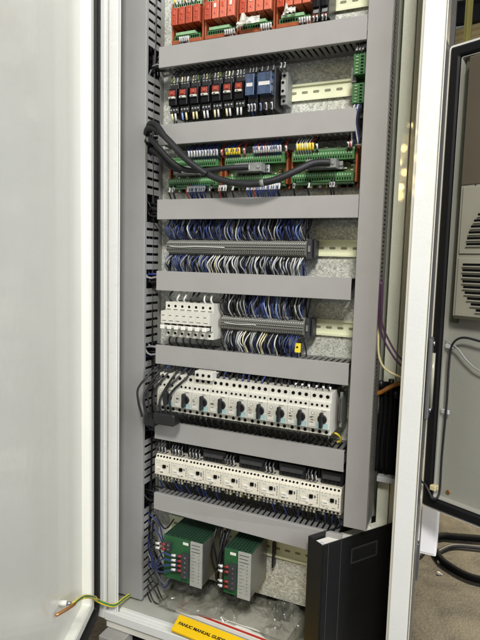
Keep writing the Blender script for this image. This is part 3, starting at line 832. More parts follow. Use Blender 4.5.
for j, x in enumerate((0.020, 0.030, 0.125, 0.180, 0.320, 0.352, 0.398, 0.404)):
    wire([(x, 0.038, -0.271), (x, 0.022, -0.276), (x + U(-.002, .002), 0.020, -0.290), (x, 0.04, -0.315)], 0.0017, 'wblack',
         'lone black wire, %s from left under the green boards, with white sleeve' % nth(j + 1), 'lone wires under the green boards', sleeve=((x, 0.0215, -0.2775), (x, 0.0190, -0.288), 0.0028, 'wwhite'))
for j, x in enumerate((0.152, 0.205, 0.300, 0.366, 0.430, 0.436)):
    wire([(x, 0.038, -0.216), (x, 0.022, -0.211), (x + U(-.002, .002), 0.020, -0.200), (x, 0.04, -0.180)], 0.0017, pick(('wred', 1), ('wblack', 1)),
         'lone wire, %s from left above the green boards, with white sleeve' % nth(j + 1), 'lone wires above the green boards', sleeve=((x, 0.0215, -0.2105), (x, 0.0190, -0.200), 0.0027, 'wwhite'))

# ------------------------------------------------------------------ row 5: circuit breakers
for i in range(7):
    x0 = 0.0262 + 0.0178 * i; P = ['leftmost', 'second', 'third', 'fourth', 'fifth', 'sixth', 'rightmost'][i]
    lab = '%s of the seven white circuit breakers side by side' % P
    if i == 0:
        r0 = thing('circuit_breaker', lab, 'circuit breaker', (x0 + .009, .04, -.62), 'white circuit breakers')
        h = MB(); w = .0175
        poly = [(0.070, -0.618), (0.0, -0.618), (0.0, -0.600), (-0.006, -0.5985), (-0.006, -0.5860), (-0.020, -0.5850), (-0.020, -0.5575), (0.0, -0.5565), (0.0, -0.5375), (0.070, -0.5375)]
        h.prism(poly, x0, x0 + w, 'device'); h.build('body', r0, 0.0004)
        h = MB(); h.box(x0 + .0028, x0 + w - .0028, -0.0068, -0.0061, -0.5980, -0.5868, 'blackm'); h.build('lever_slot', r0)
        h = MB(); h.box(x0 + .0045, x0 + w - .0045, -0.0255, -0.0069, -0.5965, -0.5895, 'white'); h.box(x0 + .0035, x0 + w - .0035, -0.0290, -0.0256, -0.5975, -0.5885, 'white'); h.build('lever', r0, 0.0008)
        for zz in (-0.5470, -0.6095):
            h = MB(); h.cyl((x0 + w / 2, 0.0006, zz), (0, -1, 0), 0.0032, 0.0010, 'dark', 10); h.build('terminal_screw', r0)
        h = MB(); h.box(x0 + .0035, x0 + .0135, -0.0203, -0.0201, -0.5800, -0.5785, 'print'); h.box(x0 + .0035, x0 + .0095, -0.0203, -0.0201, -0.5680, -0.5662, 'print')
        h.box(x0 + .003, x0 + .0145, -0.0003, -0.0001, -0.5558, -0.5540, 'print'); h.build('label', r0)
    else:
        move(copy_tree(r0), 0.0178 * i, lab)
    for up_ in (1, 0):
        x = x0 + .009; s = 1 if up_ else -1; z0 = -0.540 if up_ else -0.616
        k = pick(('wblack', 3), ('wwhite', 1)) if up_ else 'wblack'
        wire([(x, 0.020, z0), (x, 0.006, z0 + s * .006), (x + U(-.004, .004), 0.010, z0 + s * .018), (x + U(-.005, .005), 0.04, z0 + s * .040)], 0.0022, k,
             'thick %s wire %s the %s white circuit breaker' % (COLN[k], 'above' if up_ else 'below', P), 'wires at the circuit breakers')

# ------------------------------------------------------------------ row 6: motor protection switches
MARKS = []
ST = ['leftmost', 'second', 'third', 'fourth', 'fifth', 'sixth', 'seventh', 'eighth', 'rightmost']
for i in range(9):
    x0 = 0.0255 + 0.045 * i; lab = '%s of nine pale motor protection switches with black rotary knobs' % ST[i]
    if i == 0:
        r0 = thing('motor_switch', lab, 'motor switch', (x0 + .0225, .02, -.79), 'motor protection switches'); w = .0446
        h = MB(); poly = [(0.070, -0.789), (-0.018, -0.789), (-0.020, -0.7755), (-0.030, -0.7745), (-0.030, -0.7335), (-0.027, -0.7325), (-0.027, -0.7195), (-0.020, -0.7185), (-0.020, -0.7010), (0.070, -0.7010)]
        h.prism(poly, x0, x0 + w, 'device'); h.build('body', r0, 0.0006)
        h = MB(); h.box(x0 + .0175, x0 + w - .003, -0.0304, -0.0301, -0.7735, -0.7620, 'teal'); h.build('face_print', r0)
        h = MB(); h.box(x0 + .002, x0 + .0155, -0.0308, -0.0301, -0.7705, -0.7600, 'white'); h.box(x0 + .003, x0 + .011, -0.0311, -0.0309, -0.7625, -0.7612, 'print'); h.build('label', r0)
        h = MB(); h.cyl((x0 + .030, -0.0301, -0.7530), (0, -1, 0), 0.0098, 0.004, 'black', 14)
        h.box(x0 + .0268, x0 + .0332, -0.0460, -0.0342, -0.7690, -0.7375, 'black'); h.build('knob', r0, 0.0012)
        h = MB(); h.cyl((x0 + .0095, -0.0301, -0.7430), (0, -1, 0), 0.0038, 0.0006, 'devicedk', 10); h.cyl((x0 + .0095, -0.0307, -0.7430), (0, -1, 0), 0.0022, 0.0004, 'white', 8); h.build('dial', r0)
        for j in range(3):
            h = MB(); h.cyl((x0 + .0085 + .0140 * j, -0.0183, -0.7825), (0, -1, 0), 0.0036, 0.0012, 'dark', 10); h.build('terminal_screw', r0)
            h = MB(); h.cyl((x0 + .0085 + .0140 * j, -0.0197, -0.7090), (0, -1, 0), 0.0038, 0.0010, 'dark', 10); h.build('terminal_screw', r0)
        h = MB()
        for j in range(4): h.cyl((x0 + .0065 + .0105 * j, -0.0267, -0.7262), (0, -1, 0), 0.0027, 0.0008, 'dark', 8)
        h.build('auxiliary_contact', r0)
    else:
        o = move(copy_tree(r0), 0.045 * i, lab)
    tgt = r0 if i == 0 else o
    h = MB(); h.box(x0 + .0010, x0 + .0436, -0.0304, -0.03015, -0.7395, -0.7345, 'device'); h.box(x0 + .0010, x0 + .0165, -0.0304, -0.03015, -0.7592, -0.7396, 'device'); h.box(x0 + .0010, x0 + .0436, -0.0206, -0.02015, -0.7783, -0.7758, 'device')
    for j in range(random.randint(3, 6)):
        zz = -0.7500 - U(0, .008); xx = x0 + U(.002, .006); h.box(xx, xx + U(.003, .008), -0.0307, -0.03042, zz, zz + U(.0006, .0012), 'print')
    for j in range(3): h.box(x0 + .0065 + .014 * j, x0 + .0105 + .014 * j, -0.0209, -0.02062, -0.7780, -0.7768, 'print')
    h.box(x0 + .0265, x0 + .0265 + U(.008, .014), -0.0307, -0.03042, -0.7372, -0.7360, 'print')
    MARKS.append((h, tgt))
    for j in range(3):
        x = x0 + .0085 + .0140 * j
        wire([(x, 0.010, -0.786), (x, -0.004, -0.794), (x + U(-.002, .002), 0.002, -0.806), (x + U(-.004, .004), 0.036, -0.836)], 0.0022, 'wblack',
             '%s wire from left below the %s motor switch' % (nth(j + 1), ST[i]), 'wires below the motor switches', sleeve=((x, -0.0042, -0.7935), (x, -0.0015, -0.8005), 0.0027, 'wgrey'))
        k = pick(('wblack', 4), ('blue', 2.2 if i < 6 else .3))
        wire([(x, 0.000, -0.703), (x, -0.008, -0.698), (x + U(-.004, .004), 0.006, -0.686), (x + U(-.006, .006), 0.042, -0.665)], 0.0020, k,
             '%s %s wire from left above the %s motor switch' % (nth(j + 1), COLN[k], ST[i]), 'wires above the motor switches', sleeve=((x, -0.0072, -0.7005), (x, -0.0040, -0.6915), 0.0028, 'wwhite' if i in (2, 7, 8) else 'wblack'))
h = thing('feed_terminal', 'small white three pole feed terminal hanging under the fifth duct', 'terminal', (0.146, -.02, -.705))
MB().box(0.124, 0.167, -0.034, -0.012, -0.703, -0.684, 'device').box(0.126, 0.165, -0.0118, 0.010, -0.700, -0.6895, 'devicedk').build('body', h, 0.001)
for j in range(3): MB().cyl((0.1312 + .0142 * j, -0.0342, -0.6925), (0, -1, 0), 0.0034, 0.001, 'dark', 10).build('terminal_screw', h)
h = MB(); h.box(0.165, 0.4255, 0.016, 0.050, -0.7000, -0.6875, 'blackm')
for j in range(24): h.box(0.170 + .0105 * j, 0.1755 + .0105 * j, 0.010, 0.0159, -0.7000, -0.6905, 'black')
solo(h, 'dark_backing', 'toothed black backing added to darken the gap above the motor switches under the fifth duct', 'dark_backing')  # black filler added to darken the gap over the switches
h = MB(); h.box(0.001, 0.455, 0.048, 0.0715, -0.9050, -0.8700, 'blackm')
for j in range(50): h.box(0.004 + .009 * j, 0.0095 + .009 * j, 0.044, 0.0479, -0.9050, -0.8800, 'black')
solo(h, 'dark_backing', 'long black backing added to darken the gap behind the sleeved wires above the contactors', 'dark_backing')  # added black box, keeps the space behind the sleeves dark
h = MB(); h.box(0.4375, 0.4435, 0.020, 0.070, -0.780, -0.705, 'grime'); h.box(0.4378, 0.4432, 0.012, 0.0198, -0.765, -0.715, 'sheath')
solo(h, 'end_stop', 'grey end stop right of the rotary motor switches', 'end stop', 'end stops', 0.0008)
h = MB(); h.tube([(0.424, 0.030, -0.800), (0.430, 0.024, -0.795), (0.438, 0.026, -0.800), (0.440, 0.034, -0.812), (0.432, 0.036, -0.818)], 0.0022, 'yellow', 6, 4)
solo(h, 'wire', 'looped yellow wire end in the corner beneath the rightmost motor switch', 'wire')

# black cables and clamp over the first switch
CB = ['first', 'second', 'third', 'fourth', 'fifth', 'sixth', 'seventh']
for j in range(7):
    xs = 0.006 + j * 0.0150 + U(-.004, .004); xe = -0.012 + 0.0140 * j; q = U(-.008, .006)
    thick([(xs + .006, 0.040, -0.672), (xs + .004, 0.006, -0.688), (xs - .004 + q, -0.026, -0.708 + q), (xe - 0.004 + q, -0.040 + q, -0.740), (xe - .004, -0.044, -0.770 + q), (xe, -0.040, -0.794), (xe + .002, -0.038, -0.806)], U(.0022, .0031),
          '%s from left of seven black cables drooping over the leftmost motor switch' % CB[j], 'cable' if j % 3 == 1 else 'black')
h = MB(); h.box(-0.010, 0.022, -0.034, -0.006, -0.828, -0.800, 'black'); h.box(0.026, 0.082, -0.050, -0.022, -0.815, -0.788, 'black')
solo(h, 'cable_clamp', 'dark cable clamp block at the lower end of the drooping black cables', 'clamp', None, 0.004)

# ------------------------------------------------------------------ row 7: contactors
CT = ['leftmost', 'second', 'third', 'fourth', 'fifth', 'sixth', 'seventh', 'eighth', 'ninth', 'rightmost']
for i in range(10):
    x0 = 0.0018 + 0.0452 * i; lab = '%s of the ten cream contactors in the lowest device row' % CT[i]
    if i == 0:
        r0 = thing('contactor', lab, 'contactor', (x0 + .0225, .04, -.97), 'cream contactors'); w = .0447
        h = MB(); poly = [(0.070, -0.964), (0.008, -0.964), (0.004, -0.9545), (0.0, -0.9535), (0.0, -0.9165), (0.004, -0.9155), (0.008, -0.906), (0.070, -0.906)]
        h.prism(poly, x0, x0 + w, 'contactor'); h.build('body', r0, 0.0006)
        for (n_, zz, yy) in ((5, -0.9105, 0.0066), (5, -0.9595, 0.0066)):
            for j in range(n_):
                h = MB(); h.cyl((x0 + .0055 + .0084 * j, yy + .0006, zz), (0, -1, 0), 0.0024, 0.0022, 'dark', 8); h.build('terminal_screw', r0)
        h = MB(); h.box(x0 + .0235, x0 + .0315, -0.0045, -0.0001, -0.9345, -0.9270, 'dark'); h.build('contact_slider', r0, 0.0006)
        h = MB(); h.box(x0 + .0060, x0 + .0220, -0.0022, -0.0001, -0.9440, -0.9355, 'white'); h.box(x0 + .008, x0 + .017, -0.0025, -0.0023, -0.9400, -0.9390, 'print'); h.build('label', r0)
        h = MB(); h.box(x0 + .0400, x0 + .0418, -0.0003, -0.0001, -0.9460, -0.9240, 'devicedk')
        for j in range(4): h.box(x0 + .0400, x0 + .0418, -0.0005, -0.0003, -0.944 + .006 * j, -0.9425 + .006 * j, 'dark')
        h.build('side_print', r0)
    else:
        o = move(copy_tree(r0), 0.0452 * i, lab)
    tgt = r0 if i == 0 else o
    h = MB(); h.box(x0 + .0015, x0 + .0392, -0.0005, -0.00015, -0.9528, -0.9172, 'contactor')
    for j in range(random.randint(3, 5)):
        zz = -0.9460 - U(0, .006); xx = x0 + .004 + U(0, .028); h.box(xx, xx + U(.003, .008), -0.0008, -0.00052, zz, zz + U(.0006, .0013), 'print')
    for j in range(5): h.box(x0 + .0040 + .0084 * j, x0 + .0070 + .0084 * j, -0.0008, -0.00052, -0.9190, -0.9182, 'print')
    h.box(x0 + .005, x0 + .005 + U(.008, .013), -0.0008, -0.00052, -0.9250, -0.9236, 'teal'); h.box(x0 + .034, x0 + .037, -0.0008, -0.00052, -0.93 - U(0, .01), -0.928, 'print')
    MARKS.append((h, tgt))
    for j in range(5):
        x = x0 + .0055 + .0084 * j; k = pick(('wblack', 3), ('blue', 1.1))
        wire([(x, 0.020, -0.961), (x, 0.016, -0.968), (x + U(-.004, .004), 0.020, -0.980), (x + U(-.006, .006), 0.044, -1.010)], 0.0018, k,
             '%s %s wire from left below the %s cream contactor' % (nth(j + 1), COLN[k], CT[i]), 'wires below the contactors', sleeve=((x, 0.0155, -0.9660), (x, 0.0150, -0.9730), 0.0026, pick(('wgrey', 1), ('wcream', .5), ('blackm', 1.5))))
GR7 = [(0.005, 3), (0.043, 4), (0.090, 4), (0.186, 3), (0.282, 3), (0.378, 3)]
for gi, (xa, n_) in enumerate(GR7):
    for j in range(n_):
        x = xa + .0085 * j
        wire([(x, 0.030, -0.908), (x, 0.012, -0.902), (x + U(-.001, .001), 0.010, -0.885), (x + U(-.003, .003), 0.04, -0.860)], 0.0024, 'wblack',
             '%s black wire with white sleeve in the %s sleeved group above the contactors' % (nth(j + 1), nth(gi + 1)), 'sleeved wires above the contactors', sleeve=((x, 0.0115, -0.9030), (x, 0.0095, -0.8885), 0.0031, 'wwhite'))
for i, (xa, xb) in enumerate(((0.124, 0.182), (0.216, 0.278), (0.312, 0.372), (0.406, 0.454))):
    r = thing('suppressor_block', '%s of four black bar shaped blocks above the cream contactors' % ['leftmost', 'second', 'third', 'rightmost'][i], 'suppressor', ((xa + xb) / 2, .03, -.905), 'black blocks above the contactors')
    h = MB(); h.box(xa, xb, 0.014, 0.070, -0.9030, -0.8760, 'black'); h.box(xa + .004, xb - .004, 0.008, 0.0138, -0.8920, -0.8830, 'sheath'); h.build('body', r, 0.001)
    h = MB()
    for j in range(5): h.box(xa + .008 + .009 * j, xa + .0125 + .009 * j, 0.0125, 0.0139, -0.9010, -0.8955, 'blackm')
    h.build('contact_row', r)


# wires running inside the horizontal ducts and through the left gap
def bundle(zt, zb, ks, n_, rowname):
    for j in range(n_):
        k = pick(*ks); z = U(zb + .010, zt - .008); y = U(0.018, 0.062); zz = z + U(-0.05, 0.05)
        wire([(-0.085, y, zz - 0.03 * (1 if j % 2 else -1)), (-0.060, y, zz), (-0.034, y - .004, z + U(-.006, .006)), (0.01, y, z), (0.14, y + U(-.01, .01), z + U(-.004, .004)), (0.30, y, z), (0.44, y, z + U(-.004, .004))], U(.0019, .0028), k,
             '%s of the %s wires entering the %s duct from the left column' % (nth(j + 1), COLN[k], rowname), 'wires inside the %s duct' % rowname, seg=3)


for i in range(7):
    ks = (('wblack', 6), ('wgrey', .6)) if i < 2 else ((('wblack', 5), ('blue', .6), ('wgrey', .5)) if i != 4 else (('wblack', 3), ('blue', 1.4), ('wgrey', .8)))
    bundle(DZ[i], DZ[i] - DH, ks, 7, ROWS[i])
# vertical runs inside the left column
for j in range(16):
    x = -0.108 + 0.0048 * j; y = U(0.030, 0.068)
    k = pick(('wblack', 6), ('wgrey', .5), ('blue', .15))
    pts = [(x + U(-.003, .003), y + U(-.004, .004), 0.35 - 1.60 * t / 9) for t in range(10)]
    wire(pts, U(.002, .0032), k, '%s vertical %s wire from left behind the slots of the left duct' % (nth(j + 1), COLN[k]), 'vertical wires in the left duct', seg=2)

# ------------------------------------------------------------------ row 8: power supplies


def perforated(mb, x0, x1, y0, y1, z, k):
    mb.box(x0, x1, y0, y1, z - .0012, z, k)
    nx = int((x1 - x0) / .0075); ny = int((y1 - y0) / .0075)
    for a in range(nx):
        for c in range(ny):
            xx = x0 + .005 + a * .0075; yy = y0 + .005 + c * .0075 + (.00375 if a % 2 else 0)
            if yy > y1 - .004: continue
            b = len(mb.v); mb.v += [(xx - .0026, yy, z + .0002), (xx, yy - .0026, z + .0002), (xx + .0026, yy, z + .0002), (xx, yy + .0026, z + .0002)]
            mb.face((b, b + 1, b + 2, b + 3), 'dark')


def psu(x0, x1, z0, z1, xl, lab, terms, left_terms):
    r = thing('power_supply', lab, 'power supply', ((x0 + x1) / 2, .02, z0), 'green power supplies')
    h = MB(); h.box(x0, x1, -0.028, 0.070, z0, z1 - .0015, 'psuside'); h.build('case', r, 0.001)
    h = MB(); h.box(x0 + .0005, xl - .0005, -0.0300, -0.0281, z0 + .0005, z1 - .0005, 'psu'); h.build('front_panel', r, 0.0005)
    h = MB(); h.box(xl, x1, -0.0315, -0.0281, z0 - .002, z1, 'devicedk')
    for j in range(9):
        zz = z1 - .030 - .008 * j
        if zz > z0 + .008: h.box(xl + .004, xl + .004 + U(.006, .012), -0.0318, -0.0316, zz, zz + .0012, 'print')
    for j, zz in enumerate([z1 - .004 - .008 * t for t in range(12)]):
        if zz < z0 + .006: break
        if j < 3: h.box(xl + .003, x1 - .004 - .002 * (j % 2), -0.0318, -0.0316, zz - .0035, zz - .0015, 'print')
        else: h.cyl((xl + .75 * (x1 - xl), -0.0316, zz - .002), (0, -1, 0), 0.0013, 0.0003, 'print', 6)
    h.build('label_strip', r, 0.0004)
    h = MB(); perforated(h, x0, x1, -0.028, 0.066, z1 + .0002, 'psumesh'); h.build('vent_grille', r)
    h = MB(); h.box(xl - .020, xl - .006, -0.0308, -0.0301, z1 - .012, z1 - .006, 'white'); h.build('label', r)
    for j, zz in enumerate(terms):
        h = MB(); h.box(xl - .019, xl - .003, -0.0420, -0.0301, zz - .0055, zz + .0055, 'sheath'); h.cyl((xl - .008, -0.0421, zz), (0, -1, 0), 0.0025, 0.0006, 'steel', 8); h.build('terminal', r, 0.0006)
    for j, zz in enumerate(left_terms):
        h = MB(); h.box(x0 + .010, x0 + .023, -0.0400, -0.0301, zz - .0050, zz + .0050, 'sheath'); h.cyl((x0 + .018, -0.0401, zz), (0, -1, 0), 0.0022, 0.0006, 'steel', 8); h.build('terminal', r, 0.0006)
    return r


T1 = [-1.1190, -1.1305, -1.1420, -1.1535, -1.1650]
psu(0.048, 0.150, -1.187, -1.083, 0.120, 'larger green power supply on the left above the cabinet floor', T1, [-1.100, -1.111])
T2 = [-1.1130, -1.1245, -1.1360, -1.1475, -1.1590]
psu(0.205, 0.270, -1.182, -1.077, 0.240, 'narrower green power supply right of the larger one', T2, [])


def psuwire(xt, zz, k, end, lab, sl='redp', seg=5):
    r_ = thing('wire', lab, 'wire', (xt, -0.04, zz), 'power supply wires')
    MB().tube([(xt, -0.040, zz), (xt - .014, -0.044, zz), (xt - .024, -0.046, zz - .001)] + end, 0.0019, k, 6, seg).build('insulation', r_)
    MB().tube([(xt + .001, -0.0405, zz), (xt - .008, -0.042, zz)], 0.0031, sl, 8, 1).build('marker_sleeve', r_)
    MB().tube([(xt - .012, -0.0432, zz + .0004), (xt - .022, -0.0450, zz)], 0.0031, 'wwhite', 8, 1).build('marker_sleeve', r_)


for j, zz in enumerate(T1[:4]):
    psuwire(0.1005, zz, 'blue', [(0.052, -0.044, zz - .002 - .004 * j), (0.020, -0.020, -1.170 - .004 * j), (-0.012, 0.015, -1.176 - .006 * j), (-0.050, 0.04, -1.150 + .02 * j)], '%s blue wire from top leaving the larger green power supply' % nth(j + 1))
for j, zz in enumerate((-1.100, -1.111)):
    psuwire(0.0575, zz, 'wblack', [(0.024, -0.040, zz - .004), (0.002, -0.010, zz - .010), (-0.020, 0.03, zz + .01)], '%s black wire at the left edge of larger green power supply' % ['upper', 'lower'][j])
for j, zz in enumerate((-1.113, -1.1245, -1.1475, -1.159)):
    psuwire(0.2205, zz, 'wblack', [(0.188, -0.030, zz - .010), (0.180, 0.00, zz + .01), (0.178, 0.03, -1.07)], '%s dark wire from top at the narrower green power supply' % nth(j + 1))
for j in range(9):
    x = 0.160 + 0.0042 * j
    wire([(x, 0.040, -1.040), (x + U(-.003, .003), 0.012 + U(-.01, .02), -1.08), (x + U(-.005, .005), 0.010 + U(-.01, .02), -1.13), (x + U(-.008, .012), 0.02, -1.19), (x + U(0, .03), 0.05, -1.24)], U(.0018, .0026), pick(('wblack', 3), ('sheathw', 0)) if True else 'wblack',
         '%s from left of the dark wires hanging between the power supplies' % nth(j + 1), 'wires hanging between the power supplies')
for j in range(12):
    z0 = -1.04 - .022 * j; k = pick(('blue', 1.2), ('wblack', 4), ('wgrey', .8))
    wire([(-0.055, 0.050, z0), (-0.028, 0.026, z0 - .012), (-0.004, 0.012 + U(0, .02), z0 - .03), (0.014, 0.030, z0 - .06 + U(-.02, .02)), (0.022, 0.06, z0 - .05)], U(.0014, .0020), k,
         '%s %s wire from top looping out of left duct beside larger power supply' % (nth(j + 1), COLN[k]), 'looping wires by the larger power supply')
for j in range(16):
    x = 0.286 + 0.0058 * j; k = pick(('worange', 3), ('wcream', 1), ('pcb', 1.5))
    wire([(x, 0.058, -1.076), (x, 0.048, -1.070), (x + U(-.002, .002), 0.044, -1.060), (x, 0.050, -1.046)], 0.0016, 'wblack',
         '%s from left of the wires with amber sleeves under the lowest duct' % nth(j + 1), 'amber sleeved wires under the lowest duct', sleeve=((x, 0.0478, -1.0705), (x + U(-.001, .001), 0.0440, -1.0605), 0.0024, k))
h = MB(); h.box(0.286, 0.290, 0.060, 0.0785, -1.150, -1.088, 'black')
solo(h, 'divider_strip', 'thin black upright strip on the back plate right of power supplies', 'strip')
h = MB(); h.box(0.020, 0.044, 0.030, 0.070, -1.215, -1.182, 'lightgrey')
solo(h, 'bracket', 'small pale bracket at the lower left corner of larger power supply', 'bracket', None, 0.001)

# ------------------------------------------------------------------ things on the cabinet floor


def slab(p, th, k, name, edge=None):
    """thin book: p = four corners of the top face (Vectors), th = thickness downward along the normal"""
    a, b_, c, d = [Vector(q) for q in p]; n = (b_ - a).cross(d - a).normalized()
    if n.z < 0: n = -n
    m = MB(); lo = [tuple(q - n * th) for q in (a, b_, c, d)]; hi = [tuple(q) for q in (a, b_, c, d)]
    m.v += hi + lo; m.face((0, 1, 2, 3), k); m.face((7, 6, 5, 4), k)
    for i in range(4):
        j = (i + 1) % 4; m.face((i, j, 4 + j, 4 + i), edge or k)
    return m, n


bk = thing('document', 'white and red booklet lying on the cabinet floor under plastic bags', 'booklet', (0.2, 0.08, -1.300))
m, n_ = slab([(0.058, 0.012, -1.288), (0.352, -0.008, -1.288), (0.378, 0.165, -1.288), (0.085, 0.180, -1.288)], 0.010, 'paper', 'x'); m.build('pages', bk, 0.0005)
m, n_ = slab([(0.060, 0.013, -1.2860), (0.353, -0.007, -1.2860), (0.353, -0.002, -1.2860), (0.060, 0.018, -1.2860)], 0.0016, 'bookred', 'x'); m.build('red_stripe', bk)
m, n_ = slab([(0.060, 0.0245, -1.2860), (0.075, 0.0235, -1.2860), (0.079, 0.060, -1.2860), (0.064, 0.061, -1.2860)], 0.0016, 'bookred', 'x'); m.build('red_stripe', bk)

ybk = thing('manual', 'yellow manual with black title text leaning over the cabinet sill', 'manual', (0.2, -0.06, -1.32))
A = Vector((0.086, -0.016, -1.279)); B = Vector((0.380, -0.034, -1.281)); D = Vector((0.090, -0.062, -1.2870)); Cc = B + (D - A)
m, yn = slab([A, B, Cc, D], 0.006, 'bookyellow', 'x'); m.build('cover', ybk, 0.0006)


def text(body, origin, ex, ey, size, k, name, parent, lift, align='LEFT', sx=1.0):
    cu = bpy.data.curves.new(name, 'FONT'); cu.body = body; cu.size = size; cu.extrude = 0.0001; cu.align_x = align; cu.offset = 0.0004 * size / 0.01
    to = bpy.data.objects.new(name, cu); COL.objects.link(to)
    dg = bpy.context.evaluated_depsgraph_get(); me = bpy.data.meshes.new_from_object(to.evaluated_get(dg))
    bpy.data.objects.remove(to)
    ex = ex.normalized(); ey = (ey - ex * ey.dot(ex)).normalized(); ez = ex.cross(ey)
    off = Vector(parent['_w'])
    for v in me.vertices: v.co = Vector(origin) + ex * v.co.x * sx + ey * v.co.y + ez * (v.co.z + lift) - off
    me.materials.clear(); me.materials.append(M[k])
    o = bpy.data.objects.new(name, me); COL.objects.link(o); o.parent = parent
    return o


ey = A - D
text('FANUC MANUAL GUIDE', D + (B - A) * 0.030 + ey * 0.42, B - A, ey, 0.0112, 'ink', 'title_text', ybk, 0.0003)
text('i', D + (B - A) * 0.485 + ey * 0.42, B - A, ey + (B - A) * 0.04, 0.0140, 'ink', 'title_text', ybk, 0.0003)
m = MB(); P0 = D + (B - A) * 0.53 + ey * 0.30
m.v += [tuple(P0 + yn * .0003), tuple(P0 + (B - A) * .30 + yn * .0003), tuple(P0 + (B - A) * .30 + ey * .04 + yn * .0003), tuple(P0 + ey * .04 + yn * .0003)]; m.face((0, 1, 2, 3), 'bookred')
m.build('red_rule', ybk)


def bagmesh(cx, cy, z0, rx, ry, h, seed, lab, ang=0):
    rs = random.Random(seed); m = MB(); nx, ny = 56, 40
    from mathutils import noise
    ca, sa = math.cos(ang), math.sin(ang)
    for side in (1, 0):
        for i in range(nx):
            for j in range(ny):
                a = i / (nx - 1) * 2 - 1; c = j / (ny - 1) * 2 - 1
                e = max(0, (1 - abs(a) ** 3) * (1 - abs(c) ** 3))
                q = Vector((a * 2.2 + seed, c * 2.2, side * 3.0))
                w_ = noise.noise_vector(q * 0.9) * 0.8
                rg = 1 - abs(noise.noise(q * 1.1 + w_)) * 2.2; rg2 = 1 - abs(noise.noise(q * 2.6 + w_ * 1.5)) * 2.0
                nz = noise.noise(q * .7)
                X = a * rx * (1 + .10 * noise.noise(q * 1.2)); Y = c * ry * (1 + .16 * noise.noise(q * 1.3 + Vector((5, 0, 0))))
                z = z0 + (0.0012 + (e ** .5) * h * max(.02, 0.30 + 0.35 * max(rg, 0) ** 2 + 0.16 * max(rg2, 0) ** 2 + 0.40 * nz) if side else 0.0004)
                m.v.append((cx + X * ca - Y * sa, cy + X * sa + Y * ca, max(z0, z)))
    for s_ in (0, 1):
        o_ = s_ * nx * ny
        for i in range(nx - 1):
            for j in range(ny - 1): m.face((o_ + i * ny + j, o_ + (i + 1) * ny + j, o_ + (i + 1) * ny + j + 1, o_ + i * ny + j + 1), 'bag', True)
    return solo(m, 'plastic_bag', lab, 'plastic bag', 'crumpled plastic bags')


bagmesh(0.110, 0.070, -1.285, 0.105, 0.065, 0.046, 3, 'crumpled clear plastic bag below the larger green power supply', 0.1)
bagmesh(0.275, 0.080, -1.285, 0.100, 0.068, 0.060, 11, 'crumpled clear plastic bag below the narrower power supply, beside the binder', -0.15)
bagmesh(0.200, 0.145, -1.283, 0.110, 0.050, 0.095, 21, 'bunched clear plastic bag pushed back under the power supplies', 0.05)
m = MB()
m.box(0.292, 0.332, 0.070, 0.100, -1.280, -1.262, 'black'); m.box(0.298, 0.312, 0.060, 0.0698, -1.276, -1.264, 'sheath'); m.cyl((0.322, 0.085, -1.2618), (0, 0, 1), 0.006, 0.006, 'black', 10)
solo(m, 'spare_part', 'small dark spare part lying inside the clear bag next to the binder', 'spare part', None, 0.002)
m, n_ = slab([(0.175, 0.020, -1.2835), (0.345, 0.008, -1.2795), (0.352, 0.100, -1.2795), (0.182, 0.105, -1.2835)], 0.0012, 'paper', 'x')
solo(m, 'paper_sheet', 'loose white paper sheet under the bag beside the black binder', 'paper')

# binder
BA = Vector((0.399, -0.034)); BB = Vector((0.437, -0.060)); bd = Vector((0.62, 0.785)).normalized()
sp = (BB - BA).length; sv = (BB - BA).normalized(); bd = Vector((-sv.y, sv.x))
if bd.y < 0: bd = -bd
bn = thing('ring_binder', 'black ring binder standing upright behind the white cabinet frame post', 'binder', (0.47, 0.03, -1.298))


def TB(a, c, z): q = BA + sv * a + bd * c; return (q.x, q.y, z)


zt, zb = -1.000, -1.297
MB().box(0, sp, -0.003, 0.0, zb, zt, 'binder', TB).build('spine', bn, 0.0012)
MB().box(sp - .003, sp, 0.0004, 0.200, zb, zt, 'binder', TB).build('cover', bn, 0.0012)
MB().box(0, .003, 0.0004, 0.200, zb, zt, 'binder', TB).build('cover', bn, 0.0012)
MB().box(.006, sp - .008, 0.006, 0.190, zb + .010, zt - .012, 'paper', TB).build('pages', bn, 0.001)
h = MB()
for zz in (zt - .040, zt - .150, zb + .05): h.tube([TB(.006, .002, zz), TB(.012, .018, zz), TB(sp - .014, .018, zz), TB(sp - .008, .002, zz)], .0018, 'steel', 6, 4)
h.build('ring', bn)
MB().cyl(TB(sp - .010, .004, zt - .006), (0, 0, 1), 0.004, 0.0055, 'lightgrey', 10).build('ring_lever', bn)
h = MB()
for c0 in (.012, .046): h.box(sp + .0001, sp + .0007, c0, c0 + .0016, zb + .002, zt - .002, 'sheath', TB)
h.build('cover_crease', bn)
h = MB()
for (c0, c1, z0_, z1_) in ((.075, .150, -1.030, -1.0275), (.075, .150, -1.0605, -1.058), (.075, .0775, -1.0578, -1.0302), (.1475, .150, -1.0578, -1.0302)):
    h.box(sp + .0002, sp + .0022, c0, c1, z0_, z1_, 'sheath', TB)
h.build('label_holder', bn)
MB().box(sp + .0002, sp + .0008, .078, .147, -1.0575, -1.0305, 'black', TB).build('label_insert', bn)

